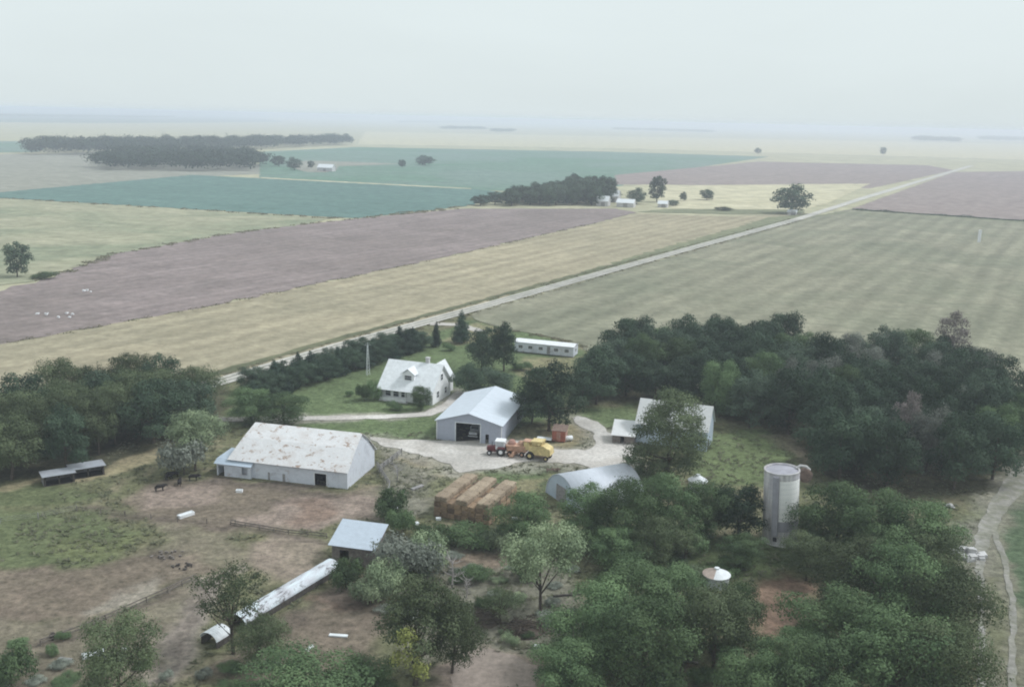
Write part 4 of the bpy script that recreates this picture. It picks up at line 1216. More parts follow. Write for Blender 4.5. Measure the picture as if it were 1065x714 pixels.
# --- quonset building
ql = G(583, 523)
qs = thing('quonset_hut', 'round-topped pale blue metal building half hidden behind trees', 'quonset', ql, R(-62))
mb = MB()
n = 22; Rq = 5.2; Lq = 13.5
pr = [(Rq * math.cos(math.pi * i / n), 4.9 * math.sin(math.pi * i / n)) for i in range(n + 1)]
vs = []; fs = []
for (x, z) in pr:
    vs += [(x, 0, z), (x, Lq, z), (x * .985, 0, z * .985), (x * .985, Lq, z * .985)]
for i in range(n):
    a, b = i * 4, (i + 1) * 4
    fs += [(a, b, b + 1, a + 1), (a + 2, a + 3, b + 3, b + 2), (a, a + 2, b + 2, b), (a + 1, b + 1, b + 3, a + 3)]
mb.add(vs, fs); mb.build('arched_roof', M['quonset_roof'], qs, True)
pts = [(x * .98, .12, max(0, z * .98)) for x, z in pr]
MB().prism(pts, (0, .1, 0)).build('end_wall', M['blue_metal'], qs)
MB().prism([(p[0], Lq - .25, p[2]) for p in pts], (0, .1, 0)).build('end_wall', M['blue_metal'], qs)
MB().box(-1.6, 1.6, .02, .115, 0, 3.0).build('door', M['grey_wood'], qs)

# --- small blue-roofed shed
ol = G(345, 586)
os_ = thing('lean_to_shed', 'small open shed with slanting blue-grey metal roof in the barnyard', 'shed', ol, R(-14))
Wo, Do = 6.5, 4.4
MB().box(0, Wo, Do, Do + .1, 0, 4.6).box(0, .1, .15, Do - .003, 0, 3.1).box(Wo - .1, Wo, .15, Do - .003, 0, 3.1).build('walls', M['old_wood'], os_)
MB().wall(.103, Wo - .103, .15, .1, 0, 3.1, [(1.2, 2.6, 0, 2.3)]).build('front_wall', M['old_wood'], os_)
mb = MB(); mb.slab((-.35, -.45, 3.1), (Wo + .35, -.45, 3.1), (Wo + .35, Do + .45, 5.0), (-.35, Do + .45, 5.0), .08)
mb.build('roof', M['small_roof'], os_)
MB().prism([(.003, .16, 3.1), (.003, Do - .01, 3.1), (.003, Do - .01, 4.6)], (.09, 0, 0)).prism([(Wo - .093, .16, 3.1), (Wo - .093, Do - .01, 3.1), (Wo - .093, Do - .01, 4.6)], (.09, 0, 0)).build('gable_boards', M['old_wood'], os_)

# --- long low rusted building
ca1 = Vector(G(247, 654)); cb1 = Vector(G(346, 594))
ang = math.atan2((cb1 - ca1).y, (cb1 - ca1).x)
lg = thing('feed_shed', 'long narrow low building with rounded blotched white metal roof', 'shed', tuple(ca1), ang)
Ll = (cb1 - ca1).length; hw = 1.3; hb = 1.0
def arch_roof(L, x0=0.0, hole=True):
    n = 10; mb = MB()
    pr = [(hw * math.cos(math.pi * i / n), hb + .9 * math.sin(math.pi * i / n)) for i in range(n + 1)]
    seg = 24
    vs = []; fs = []
    rg = random.Random(9)
    for s in range(seg + 1):
        x = x0 + L * s / seg
        sag = 1 - .10 * abs(math.sin(s * .9)) * (rg.random())
        for (y, z) in pr: vs.append((x, y, hb + (z - hb) * sag))
    for s in range(seg):
        for i in range(n):
            a = s * (n + 1) + i
            fs.append((a, a + n + 1, a + n + 2, a + 1))
    mb.add(vs, fs)
    return mb
o = arch_roof(Ll).build('roof', M['blotch_roof'], lg)
so = o.modifiers.new('thickness', 'SOLIDIFY'); so.thickness = .05
MB().box(0.02, Ll, hw - .12, hw - .02, 0, hb).box(0.02, Ll, -hw + .02, -hw + .12, 0, hb).build('side_walls', M['dark_wood'], lg)
n = 10
ep = [(Ll - .15, hw * .96 * math.cos(math.pi * i / n), hb + .85 * math.sin(math.pi * i / n)) for i in range(n + 1)] + [(Ll - .15, -hw * .96, 0), (Ll - .15, hw * .96, 0)]
MB().prism(ep, (.06, 0, 0)).build('end_wall', M['pale_metal'], lg)
mb = MB()
for k_ in range(8): MB().box(Ll * k_ / 8 + .1, Ll * k_ / 8 + .2, -hw + .121, -hw + .2, 0, hb + .2).build('post', M['old_wood'], lg)
# broken end piece
pe = thing('roof_scrap', 'torn pale metal roof end lying off the long low building', 'metal scrap', G(225, 668), ang)
hw_s = hw
o = arch_roof(2.6, -1.3).build('roof_sheet', M['pale_metal'], pe)
o.modifiers.new('thickness', 'SOLIDIFY').thickness = .05
MB().box(-1.2, 1.2, -hw + .03, -hw + .13, 0, hb).box(-1.2, 1.2, hw - .13, hw - .03, 0, hb).build('side_boards', M['dark_wood'], pe)

# --- low open sheds at left
def open_shed(u, v, L, rz, label, dark):
    t = thing('open_shed', label, 'shed', G(u, v), rz, 'low open sheds beside the left wood')
    MB().wall(0, L, .1, .1, 0, 1.9, [(.35, L * .5 - .1, .2, 1.6), (L * .5 + .1, L - .3, .2, 1.6)]).build('front_wall', M[dark], t)
    MB().box(0, .1, .203, 3.3, 0, 1.9).box(L - .1, L, .203, 3.3, 0, 1.9).box(.103, L - .103, 3.2, 3.3, 0, 1.7).build('walls', M['grey_wood'], t)
    mb = MB(); mb.slab((-.25, -.35, 2.0), (L + .25, -.35, 2.0), (L + .25, 3.55, 1.85), (-.25, 3.55, 1.85), .08)
    mb.build('roof', M['grey_roof'], t)
    MB().box(.12, L - .12, .25, 3.1, .0, .13).build('floor', M['dark'], t)
    return t
open_shed(46, 507, 4.9, R(33), 'low grey-roofed open shed beside the left wood, nearer of the two', 'dark_wood')
open_shed(75, 499.5, 5.4, R(33), 'low grey-roofed open shed beside the left wood, nearer the barn', 'dark_wood')

# ------------------------------------------------------------------ SILO and bins
slc = G(811, 562)
si = thing('silo', 'tall weathered concrete silo with grey and white staves', 'silo', slc, 0)
si.rotation_euler = (0, R(-3.0), 0)
rs, hs = 2.65, 11.8
MB().lathe([(rs, 0), (rs, hs), (rs - .16, hs), (rs - .16, .1)], 40).build('stave_wall', M['silo'], si, False)
view = -math.pi / 2 - 0.27
MB().lathe([(rs + .03, 4.2), (rs + .03, hs - 1.1)], 14, view - .10, view + 1.35).build('white_panel', M['silo_white'], si)  # white surface over the right side of the wall
MB().lathe([(rs - .17, hs - .25), (rs * .5, hs - .02), (.01, hs + .08)], 40).build('top_cap', M['silo_lavender'], si, True)
ch = MB().lathe([(rs + .45, 1.9), (rs + .45, hs - .4)], 6, view - .42, view - .13)
ch.lathe([(rs + .01, 1.9), (rs + .46, 1.9)], 6, view - .42, view - .13).lathe([(rs + .46, hs - .4), (rs + .01, hs - .4)], 6, view - .42, view - .13)
for t in (view - .42, view - .13):
    c_, s_ = math.cos(t), math.sin(t)
    ch.add([((rs + .01) * c_, (rs + .01) * s_, 1.9), ((rs + .45) * c_, (rs + .45) * s_, 1.9), ((rs + .45) * c_, (rs + .45) * s_, hs - .4), ((rs + .01) * c_, (rs + .01) * s_, hs - .4)], [(0, 1, 2, 3)])
ch.build('chute', M['silo_lavender'], si)
MB().lathe([(rs + .04, 2.55), (rs + .04, 4.15)], 18, view - .12, view + 1.5).build('grey_band', M['silo_lavender'], si)
for z in (.9, 2.0):
    MB().lathe([(rs + .05, z), (rs + .05, z + .7)], 4, view - .40, view - .17).build('door', M['dark'], si)
mb = MB()
for z in np.arange(.6, hs, .8): mb.lathe([(rs + .025, z), (rs + .04, z + .03), (rs + .025, z + .06)], 40)
mb.build('hoops', M['steel'], si)
MB().lathe([(rs + .06, hs - .15), (rs + .10, hs - .05), (rs + .06, hs + .04)], 40).build('rim', M['concrete'], si)
MB().lathe([(rs + .14, 0), (rs + .12, .25), (rs + .02, .3)], 40).build('footing', M['concrete'], si)
# filler spout at the top right with its rusty hood
MB().tube([(2.2, .3, hs - .1), (2.9, .5, hs + .25), (3.8, .5, hs + .1), (4.4, .5, hs - .5)], .22, 8).build('filler_pipe', M['concrete'], si)
MB().tube([(3.7, .05, hs - 1.3), (3.7, .15, hs - 1.3), (3.7, .9, hs - 1.3), (3.7, 1.0, hs - 1.3)], [.8, 1.1, 1.1, .8], 20).build('rusty_hood', M['rust'], si)
MB().tube([(2.5, .5, hs - 2.0), (3.3, .5, hs - 1.6)], .08, 6).build('bracket', M['steel'], si)

def bin_(u, v, r, hh, cone, roofm, label, second=None):
    t = thing('grain_bin', label, 'grain bin', G(u, v))
    MB().lathe([(r, 0), (r, hh)], 32).build('wall', M['pale_metal'] if second is None else M['steel'], t)
    rf = MB().lathe([(r + .2, hh - .08), (r + .2, hh), (.35, hh + cone), (.0, hh + cone)], 32).build('roof', roofm, t)
    MB().lathe([(.34, hh + cone - .02), (.36, hh + cone + .2), (0, hh + cone + .25)], 16).build('roof_cap', M['pale_metal'], rf)
    if second: MB().lathe([(r + .215, hh + .01), (.37, hh + cone + .01)], 16, 1.9, 4.3).build('rusted_roof_sheets', second, t)
    mb = MB()
    for z in np.arange(.4, hh, .45): mb.lathe([(r + .005, z), (r + .03, z + .04), (r + .005, z + .08)], 32)
    mb.build('ribs', M['steel'], t)
    d = MB().box(-.45, .45, -r - .05, -r + .1, .2, 1.6).build('door', M['steel'], t)
    MB().box(.25, .33, -r - .09, -r - .051, .9, 1.05).build('handle', M['dark'], d)
    return t
bin_(744.5, 608, 1.75, 1.7, .75, M['house_roof'], 'small low grain bin, half its cone roof rusty and half white', M['tan_rust'])
bin_(725, 510, 1.55, 2.0, .85, M['pale_metal'], 'small bin with a white cone roof peeking over the trees')

# ------------------------------------------------------------------ hay bale stack
hf = Vector(G(451, 537)); a_h = R(-22)
ux, uy = Vector((math.cos(a_h), math.sin(a_h))), Vector((-math.sin(a_h), math.cos(a_h)))
def bale_mesh(name, mat, seed):
    rg = random.Random(seed)
    w, d, h = 1.25, 2.42, .92
    nx, ny, nz = 4, 7, 4
    mb = MB()
    import itertools
    def jit(x, y, z): return (x + rg.uniform(-.07, .07), y + rg.uniform(-.07, .07), z + rg.uniform(-.06, .06))
    pts = {}
    for i, j, k in itertools.product(range(nx + 1), range(ny + 1), range(nz + 1)):
        if i in (0, nx) or j in (0, ny) or k in (0, nz):
            b_ = sum((i in (0, nx), j in (0, ny), k in (0, nz)))
            sh = .09 if b_ >= 2 else 0
            x, y, z = w * i / nx - w / 2, d * j / ny - d / 2, h * k / nz
            x *= 1 - sh; y *= 1 - sh * .6
            if k == nz: z -= sh * .7
            pts[(i, j, k)] = len(mb.v); mb.v.append(jit(x, y, z) if k else (x, y, z))
    for i in range(nx):
        for j in range(ny):
            for k, o_ in ((0, 1), (nz, 0)):
                q = [pts[(i, j, k)], pts[(i + 1, j, k)], pts[(i + 1, j + 1, k)], pts[(i, j + 1, k)]]
                mb.f.append(tuple(q[::-1] if o_ else q))
        for k in range(nz):
            for j, o_ in ((0, 0), (ny, 1)):
                q = [pts[(i, j, k)], pts[(i + 1, j, k)], pts[(i + 1, j, k + 1)], pts[(i, j, k + 1)]]
                mb.f.append(tuple(q[::-1] if o_ else q))
    for j in range(ny):
        for k in range(nz):
            for i, o_ in ((0, 1), (nx, 0)):
                q = [pts[(i, j, k)], pts[(i, j + 1, k)], pts[(i, j + 1, k + 1)], pts[(i, j, k + 1)]]
                mb.f.append(tuple(q[::-1] if o_ else q))
    me = bpy.data.meshes.new(name); me.from_pydata(mb.v, [], mb.f); me.materials.append(mat)
    return me
bm_low = [bale_mesh('hay_bale', M['hay'], s) for s in (1, 2, 3)]
bm_top = [bale_mesh('hay_bale', M['hay_top'], s) for s in (4, 5, 6)]
xs = [0, 1, 2, 3, 4, 5, 6, 7]
for lay in range(4):
    for c in range(8):
        for d_ in range(5):
            if lay < 2 and d_ > 0 and 0 < c < 7: continue
            if lay == 2 and d_ == 4 and c in (0, 1, 3, 4, 6) : continue
            if lay == 3 and c in (2, 5): continue
            me = rg.choice(bm_top if lay == 3 else bm_low)
            o = bpy.data.objects.new('hay_bale', me); COL.objects.link(o)
            p = hf + ux * (.6 + c * 1.22 + rg.uniform(-.06, .06) + (.16 if lay == 3 and c in (0, 3, 6) else -.12 if lay == 3 else 0)) + uy * (1.2 + d_ * 2.36 + rg.uniform(-.06, .06))
            o.location = (p.x, p.y, 0.12 + lay * .88)
            o.rotation_euler = (0, 0, a_h + rg.uniform(-.03, .03) + (math.pi if rg.random() < .5 else 0))
            if lay == 3:
                row = 'left' if c < 2 else 'middle' if c < 5 else 'right'
                tag(o, 'weathered hay bale in the %s row on top of the stack' % row, 'hay bale', 'hay bales, %s top row of the stack' % row)
            elif d_ == 0:
                tag(o, 'brown hay bale in the near face of the stack, %s' % ('bottom layer', 'second layer', 'third layer')[lay], 'hay bale', 'hay bales, near face, %s' % ('bottom layer', 'second layer', 'third layer')[lay])
            else:
                tag(o, 'brown hay bale inside or along the sides of the stack behind the near face', 'hay bale', 'hay bales behind the near face of the stack')

# ------------------------------------------------------------------ machinery
def tractor(loc, rz):
    t = thing('tractor', 'dark red tractor with white cab parked before the machine shed', 'tractor', loc, rz)   # faces -x
    h = MB().prism([(-2.1, -.45, .8), (-2.1, -.45, 1.55), (-.4, -.45, 1.75), (-.4, -.45, .8)], (0, .9, 0)).build('hood', M['tractor_red'], t)
    MB().box(-2.16, -2.103, -.38, .38, .85, 1.45).build('grille', M['dark'], h)
    MB().box(-1.9, 1.2, -.3, .3, .55, .795).build('frame', M['tractor_red'], t)
    cb = MB().box(-.4, 1.25, -.85, .85, 1.3, 1.75)
    for x in (-.4, 1.13):
        for y in (-.85, .73): cb.box(x, x + .12, y, y + .12, 1.75, 2.75)
    cb.build('cab_frame', M['white_paint'], t)
    MB().box(-.32, 1.17, -.78, .78, 1.752, 2.745).build('cab_glass', M['steel'], t)
    MB().prism([(-.6, -1.0, 2.753), (-.5, -1.0, 2.95), (1.3, -1.0, 2.95), (1.45, -1.0, 2.753)], (0, 2.0, 0)).build('cab_roof', M['white_paint'], t)
    for y in (-1.05, 1.05):
        w = MB().wheel((.65, y, .85), .85, .5).build('rear_wheel', M['tyre'], t); MB().wheel((.65, y, .85), .42, .53).build('rim', M['white_paint'], w)
        w = MB().wheel((-1.6, y * .8, .48), .48, .3).build('front_wheel', M['tyre'], t); MB().wheel((-1.6, y * .8, .48), .24, .33).build('rim', M['white_paint'], w)
        MB().prism([(-.15, y - .28, 1.5), (.1, y - .28, 1.78), (1.2, y - .28, 1.78), (1.45, y - .28, 1.5)], (0, .56, 0)).build('fender', M['tractor_red'], t)
    MB().tube([(-1.2, .1, 1.6), (-1.2, .1, 2.5)], .05, 7).build('exhaust', M['dark'], t)
    return t
tractor((*G(518, 473), .18), R(-8))

def combine(loc, rz):
    t = thing('combine_harvester', 'yellow combine harvester with tan hopper parked in the yard', 'combine', loc, rz)   # faces -x
    MB().prism([(-1.2, -1.2, 1.0), (-1.2, -1.2, 2.6), (1.6, -1.2, 2.9), (2.9, -1.2, 2.3), (3.1, -1.2, 1.2), (2.4, -1.2, .8)], (0, 2.4, 0)).build('body', M['yellow_paint'], t)
    MB().prism([(-.5, -1.1, 2.85), (-.9, -1.3, 3.6), (1.5, -1.3, 3.75), (1.2, -1.1, 2.95)], (0, 2.3, 0)).build('grain_tank', M['yellow_paint'], t)
    c_ = MB().box(-2.4, -1.25, -.75, .75, 1.6, 3.2).build('cab', M['yellow_paint'], t)
    MB().box(-2.45, -2.403, -.68, .68, 2.1, 3.1).build('windscreen', M['glass'], c_)
    MB().box(-2.55, -1.15, -.85, .85, 3.203, 3.35).build('cab_roof', M['orange_paint'], c_)
    MB().prism([(-3.9, -.6, .5), (-3.9, -.6, .9), (-1.8, -.6, 1.8), (-1.8, -.6, 1.1)], (0, 1.2, 0)).build('feeder_house', M['orange_paint'], t)
    hd = MB().prism([(-4.9, -2.2, .25), (-4.0, -2.2, .3), (-3.9, -2.2, 1.2), (-4.1, -2.2, 1.2)], (0, 4.4, 0)).build('header', M['orange_paint'], t)
    mb = MB()
    for k_ in range(6):
        a = k_ * math.pi / 3
        mb.tube([(-4.8 + .5 * math.cos(a), -2.1, 1.1 + .5 * math.sin(a)), (-4.8 + .5 * math.cos(a), 2.1, 1.1 + .5 * math.sin(a))], .05, 5)
    mb.build('reel', M['orange_paint'], hd)
    MB().box(-1.0, 2.4, -1.28, 1.28, .75, 1.02).build('underbody', M['rust'], t)
    for y in (-1.35, 1.35):
        w = MB().wheel((-.9, y, .8), .8, .55).build('front_wheel', M['tyre'], t); MB().wheel((-.9, y, .8), .38, .58).build('rim', M['yellow_paint'], w)
        w = MB().wheel((2.2, y * .85, .5), .5, .32).build('rear_wheel', M['tyre'], t); MB().wheel((2.2, y * .85, .5), .24, .35).build('rim', M['yellow_paint'], w)
    MB().tube([(.8, -1.3, 3.0), (1.2, -2.4, 3.5)], .18, 8).build('unloading_auger', M['yellow_paint'], t)
    return t
combine((*G(558, 477), .18), R(-20))

def wagon(loc, rz):
    t = thing('hopper_wagon', 'faded orange hopper wagon between the tractor and the combine', 'wagon', loc, rz)
    MB().prism([(-1.7, -.9, 1.1), (-1.9, -1.2, 2.2), (1.9, -1.2, 2.2), (1.7, -.9, 1.1)], (0, 2.1, 0)).build('hopper', M['orange_paint'], t)
    mb = MB(); mb.lathe([(.75, 2.21), (.7, 2.7), (.45, 3.05), (0, 3.15)], 14, c=(-.9, 0)); mb.build('grain_heap', M['faded_red'], t)
    mb = MB(); mb.lathe([(.7, 2.21), (.65, 2.6), (.4, 2.9), (0, 3.0)], 14, c=(.9, 0)); mb.build('grain_heap', M['orange_paint'], t)
    MB().box(-1.9, 1.9, -.5, .5, .75, .95).box(-3.0, -1.9, -.08, .08, .75, .87).build('chassis', M['rust'], t)
    for x in (-1.2, 1.2):
        for y in (-.95, .95):
            w = MB().wheel((x, y, .5), .5, .3).build('wheel', M['tyre'], t); MB().wheel((x, y, .5), .25, .33).build('rim', M['orange_paint'], w)
    return t
wagon((*G(537, 474), .18), R(-10))

# red wooden wagon box / shed by the loop, white tank, flat trailer
rl = G(574, 459.5)
rb = thing('granary', 'small red wooden granary beside the yard loop', 'shed', rl, R(-12))
MB().box(0, 2.6, 0, 2.8, .25, 2.5).build('walls', M['red_paint'], rb)
MB().box(2.603, 2.68, .05, 2.75, .3, 2.4).build('side_boards', M['faded_red'], rb)
mb = MB(); mb.slab((-.15, -.2, 2.5), (2.9, -.2, 2.5), (2.9, 3.0, 2.95), (-.15, 3.0, 2.95), .08); mb.build('roof', M['rust'], rb)
MB().box(.1, .5, .1, 2.7, 0, .247).box(2.1, 2.5, .1, 2.7, 0, .247).build('skids', M['dark_wood'], rb)
d = MB().box(.9, 1.7, -.05, -.003, .5, 2.2).build('door', M['faded_red'], rb)
MB().box(1.55, 1.62, -.09, -.051, 1.2, 1.4).build('handle', M['steel'], d)
tk = thing('fuel_tank', 'white fuel tank lying at the right of the red granary', 'tank', G(591, 459), R(20))
MB().tube([(-.95, 0, .75), (-.8, 0, .75), (.8, 0, .75), (.95, 0, .75)], [.2, .5, .5, .2], 16).build('tank', M['white_paint'], tk, True)
MB().box(-.6, -.48, -.35, .35, 0, .4).box(.48, .6, -.35, .35, 0, .4).build('stand', M['steel'], tk)
ft = thing('flatbed_trailer', 'low pale flatbed trailer between the combine and the red granary', 'trailer', G(566, 459), R(-12))
MB().box(-1.5, 1.5, -.8, .8, .6, .75).build('deck', M['pale_metal'], ft)
MB().tube([(1.5, 0, .6), (2.5, 0, .5)], .06, 6).build('drawbar', M['rust'], ft)
for y in (-.9, .9): MB().wheel((-.2, y, .35), .35, .2).build('wheel', M['tyre'], ft)
# rusty implement at the bank
hv = thing('harrow', 'rusty farm implement on the grass left of the round-topped building', 'implement', G(576, 492), R(15))
MB().box(-1.3, 1.3, -.06, .06, .6, .75).box(-1.3, 1.3, .5, .62, .6, .75).box(-.06, .06, -.8, 1.2, .76, .88).build('frame', M['rust'], hv)
mb = MB()
for k_ in range(7): mb.tube([(-1.2 + k_ * .4, 0, .6), (-1.2 + k_ * .4, -.15, .0)], .05, 5)
mb.build('tines', M['rust'], hv)
for x in (-1.0, 1.0): MB().wheel((x, .9, .4), .4, .15, 'x').build('wheel', M['rust'], hv)

# ------------------------------------------------------------------ lattice mast
mt = thing('antenna_mast', 'thin pale lattice antenna mast beside the windbreak left of the house', 'mast', G(382.5, 390), .4)
mb = MB(); br = MB()
Hm = 7.6
for k_ in range(3):
    a = k_ * 2.094
    mb.tube([(.55 * math.cos(a), .55 * math.sin(a), 0), (.12 * math.cos(a), .12 * math.sin(a), Hm)], .05, 5)
    b = a + 2.094
    for i in range(9):
        t0, t1 = i / 9, (i + 1) / 9
        r0_, r1_ = .55 - .43 * t0, .55 - .43 * t1
        br.tube([(r0_ * math.cos(a), r0_ * math.sin(a), Hm * t0), (r1_ * math.cos(b), r1_ * math.sin(b), Hm * t1)], .025, 4)
mb.build('legs', M['pale_metal'], mt); br.build('braces', M['pale_metal'], mt)
MB().tube([(-.8, 0, Hm + .1), (.8, 0, Hm + .1)], .03, 5).tube([(0, 0, Hm), (0, 0, Hm + .8)], .03, 5).tube([(-.5, 0, Hm + .5), (.5, 0, Hm + .5)], .03, 5).build('antenna', M['pale_metal'], mt)

# ------------------------------------------------------------------ cattle
def cow_mesh():
    # joints of one standing animal, facing +x
    v = [(0, 0, 1.05), (.45, 0, 1.08), (.85, 0, 1.12), (1.15, 0, 1.25), (1.42, 0, 1.22), (1.72, 0, 1.0),   # trunk, neck, head
         (-.45, 0, 1.08), (-.75, 0, 1.12), (-.95, 0, 1.0), (-1.0, 0, .55),                                   # rump, tail
         (.62, .2, .75), (.62, .22, .42), (.6, .22, .04), (.62, -.2, .75), (.66, -.22, .42), (.68, -.22, .04),
         (-.62, .2, .78), (-.78, .22, .45), (-.72, .22, .04), (-.62, -.2, .78), (-.74, -.22, .45), (-.66, -.22, .04),
         (1.38, .2, 1.3), (1.38, -.2, 1.3)]
    e = [(0, 1), (1, 2), (2, 3), (3, 4), (4, 5), (0, 6), (6, 7), (7, 8), (8, 9), (2, 10), (10, 11), (11, 12), (2, 13), (13, 14), (14, 15), (7, 16), (16, 17), (17, 18), (7, 19), (19, 20), (20, 21), (4, 22), (4, 23)]
    r = [.42, .40, .36, .22, .17, .11, .40, .30, .06, .04, .15, .08, .07, .15, .08, .07, .18, .09, .07, .18, .09, .07, .06, .06]
    me = bpy.data.meshes.new('cow'); me.from_pydata(v, e, [])
    o = bpy.data.objects.new('cow_skeleton', me); COL.objects.link(o)
    s = o.modifiers.new('skin', 'SKIN')
    for i, sv in enumerate(me.skin_vertices[0].data):
        sv.radius = (r[i], r[i]); sv.use_root = (i == 0)
    sd = o.modifiers.new('sub', 'SUBSURF'); sd.levels = 2; sd.render_levels = 2
    dg = bpy.context.evaluated_depsgraph_get()
    out = bpy.data.meshes.new_from_object(o.evaluated_get(dg))
    bpy.data.objects.remove(o)
    out.materials.clear(); out.materials.append(M['cow_hide'])
    out.polygons.foreach_set('use_smooth', [True] * len(out.polygons))
    return out
cme = cow_mesh()
for u, v, a, lab in ((166, 511, 30, 'black cow farthest from the barn on the bare lot'), (181, 497, 200, 'black cow beside the grey-green shrub'), (187, 505, 100, 'black cow standing in the middle of the small herd'), (201, 500, 10, 'black cow nearest the left end of the barn'), (176, 499, 60, 'black cow half behind another at the shrub')):
    o = bpy.data.objects.new('cow', cme); COL.objects.link(o)
    x, y = G(u, v)
    o.location = (x, y, .1); o.rotation_euler = (0, 0, R(a)); o.scale = (.82, .82, .82)
    tag(o, lab, 'cow', 'black cattle at the left end of the barn')

# ------------------------------------------------------------------ fences
def fence(pp, label, rails=2, post='old_wood', gap=2.6, hgt=1.25, plank=True):
    pts = [Vector(p) for p in pp]
    t = thing('fence', label, 'fence', tuple(pts[0]))
    rl = MB()
    rgf = random.Random(len(label))
    for a, b in zip(pts[:-1], pts[1:]):
        a, b = a - pts[0], b - pts[0]
        L = (b - a).length; n = max(1, round(L / gap)); d = (b - a).normalized()
        for i in range(n + 1):
            p = a.lerp(b, i / n)
            dz = rgf.uniform(-.12, .12)
            MB().tube([(p.x, p.y, 0), (p.x + rgf.uniform(-.06, .06), p.y, hgt + dz)], .075, 6).build('post', M[post], t)
        for k_ in range(rails):
            z = hgt * (.4 + .5 * k_ / max(1, rails - 1))
            q = Vector((-d.y, d.x)) * .1
            if plank: rl.slab((a.x + q.x, a.y + q.y, z), (b.x + q.x, b.y + q.y, z), (b.x + q.x, b.y + q.y, z + .14), (a.x + q.x, a.y + q.y, z + .14), .05)
            else: rl.tube([(a.x + q.x, a.y + q.y, z), (b.x + q.x, b.y + q.y, z)], .02, 4)
    rl.build('planks' if plank else 'wires', M[post], t)
    return t
fence(GP((42, 672), (90, 655), (130, 637), (175, 617), (204, 603)), 'low weathered plank fence slanting across the dirt in the lower left', 2, 'old_wood', 3.0, .85)
fence(GP((80, 532), (130, 537), (185, 543), (245, 546)), 'wire and post fence along the pasture below the barn lot', 2, 'old_wood', 4.2, .95, False)
fence(GP((395, 492), (408, 482), (418, 474)), 'grey plank corral at the right end of the barn', 4, 'grey_wood', 2.0, 1.5)
fence(GP((240, 546), (270, 551), (300, 556), (340, 560)), 'low plank fence before the small blue-roofed shed', 2, 'old_wood', 2.8, .8)
fence(GP((392, 488), (405, 508), (398, 528)), 'grey plank fence between barn and small blue-roofed shed', 3, 'grey_wood', 2.2, 1.4)
fence(GP((0, 545), (40, 540), (80, 532)), 'pale wire fence at the left edge of the pasture', 3, 'grey_wood', 4.0, 1.2, False)

# ------------------------------------------------------------------ loose things
def board(u, v, L, W, hgt, rz, mat, name, label, cat):
    mb = MB()
    mb.prism([(-L / 2, -W / 2, 0), (-L / 2, -W / 2, hgt * .8), (-L / 2, -W / 2 + .05, hgt), (-L / 2, W / 2 - .05, hgt), (-L / 2, W / 2, hgt * .8), (-L / 2, W / 2, 0)], (L, 0, 0))
    o = mb.build(name, M[mat], None)
    x, y = G(u, v); o.location = (x, y, .13); o.rotation_euler = (0, 0, rz)
    return tag(o, label, cat)
def trough(u, v, L, W, hgt, rz, label):
    t = thing('feed_trough', label, 'trough', (*G(u, v), .1), rz)
    MB().box(-L / 2, L / 2, -W / 2, W / 2, .0, .12).box(-L / 2, L / 2, -W / 2, -W / 2 + .08, .121, hgt).box(-L / 2, L / 2, W / 2 - .08, W / 2, .121, hgt).box(-L / 2, -L / 2 + .08, -W / 2 + .081, W / 2 - .081, .121, hgt).box(L / 2 - .08, L / 2, -W / 2 + .081, W / 2 - .081, .121, hgt).build('basin', M['white_paint'], t)
    MB().box(-L / 2 + .09, L / 2 - .09, -W / 2 + .09, W / 2 - .09, hgt - .22, hgt - .15).build('water', M['pale_metal'], t)
    return t
trough(193.5, 537, 2.6, .9, .5, R(50), 'white trough on the bare lot below the barn')
trough(249, 512, 1.1, .7, .45, R(0), 'small white tub in front of the barn')
board(322, 675, 1.3, .45, .2, R(70), 'white_paint', 'board', 'short upright-looking white board on the mud below the long low building', 'board')
board(352, 662, 2.3, .55, .2, R(-5), 'pale_metal', 'board', 'long pale board on the mud below the long low building', 'board')
board(434, 508, 2.6, .7, .3, R(50), 'grey_wood', 'board', 'grey boards leaning in the weeds left of the hay stack', 'board')
board(411, 530, .8, .5, .4, R(20), 'white_paint', 'crate', 'little white box in the weeds below the barn corral', 'box')
board(456, 541, .8, .6, .4, R(10), 'pale_metal', 'crate', 'little pale box at the near left corner of the hay stack', 'box')
board(433, 546, .7, .6, .4, R(40), 'pale_metal', 'crate', 'little pale box among shrubs left of the hay stack', 'box')
board(558, 674, .7, .5, .35, R(10), 'white_paint', 'crate', 'little white box beside the dirt mound', 'box')
board(535, 541, .9, .5, .4, R(10), 'pale_metal', 'crate', 'pale scrap box under the tree right of the hay stack', 'box')
board(97, 682, 2.4, 1.0, .35, R(30), 'pale_metal', 'metal_sheet', 'bent pale sheet of metal below the plank fence', 'metal sheet')
board(68, 688, 1.6, .7, .3, R(-10), 'grey_wood', 'metal_sheet', 'grey scrap beside the bent pale sheet', 'metal sheet')
board(130, 676, .7, .5, .3, R(10), 'white_paint', 'metal_sheet', 'small white scrap right of the bent pale sheet', 'scrap')
board(1018, 252, 1.5, .9, 7, R(10), 'white_paint', 'marker', 'tall white marker standing in the right stubble field', 'marker')
board(207, 496, .6, .5, .3, 0, 'grey_wood', 'block', 'grey block near the cattle at the barn end', 'block')
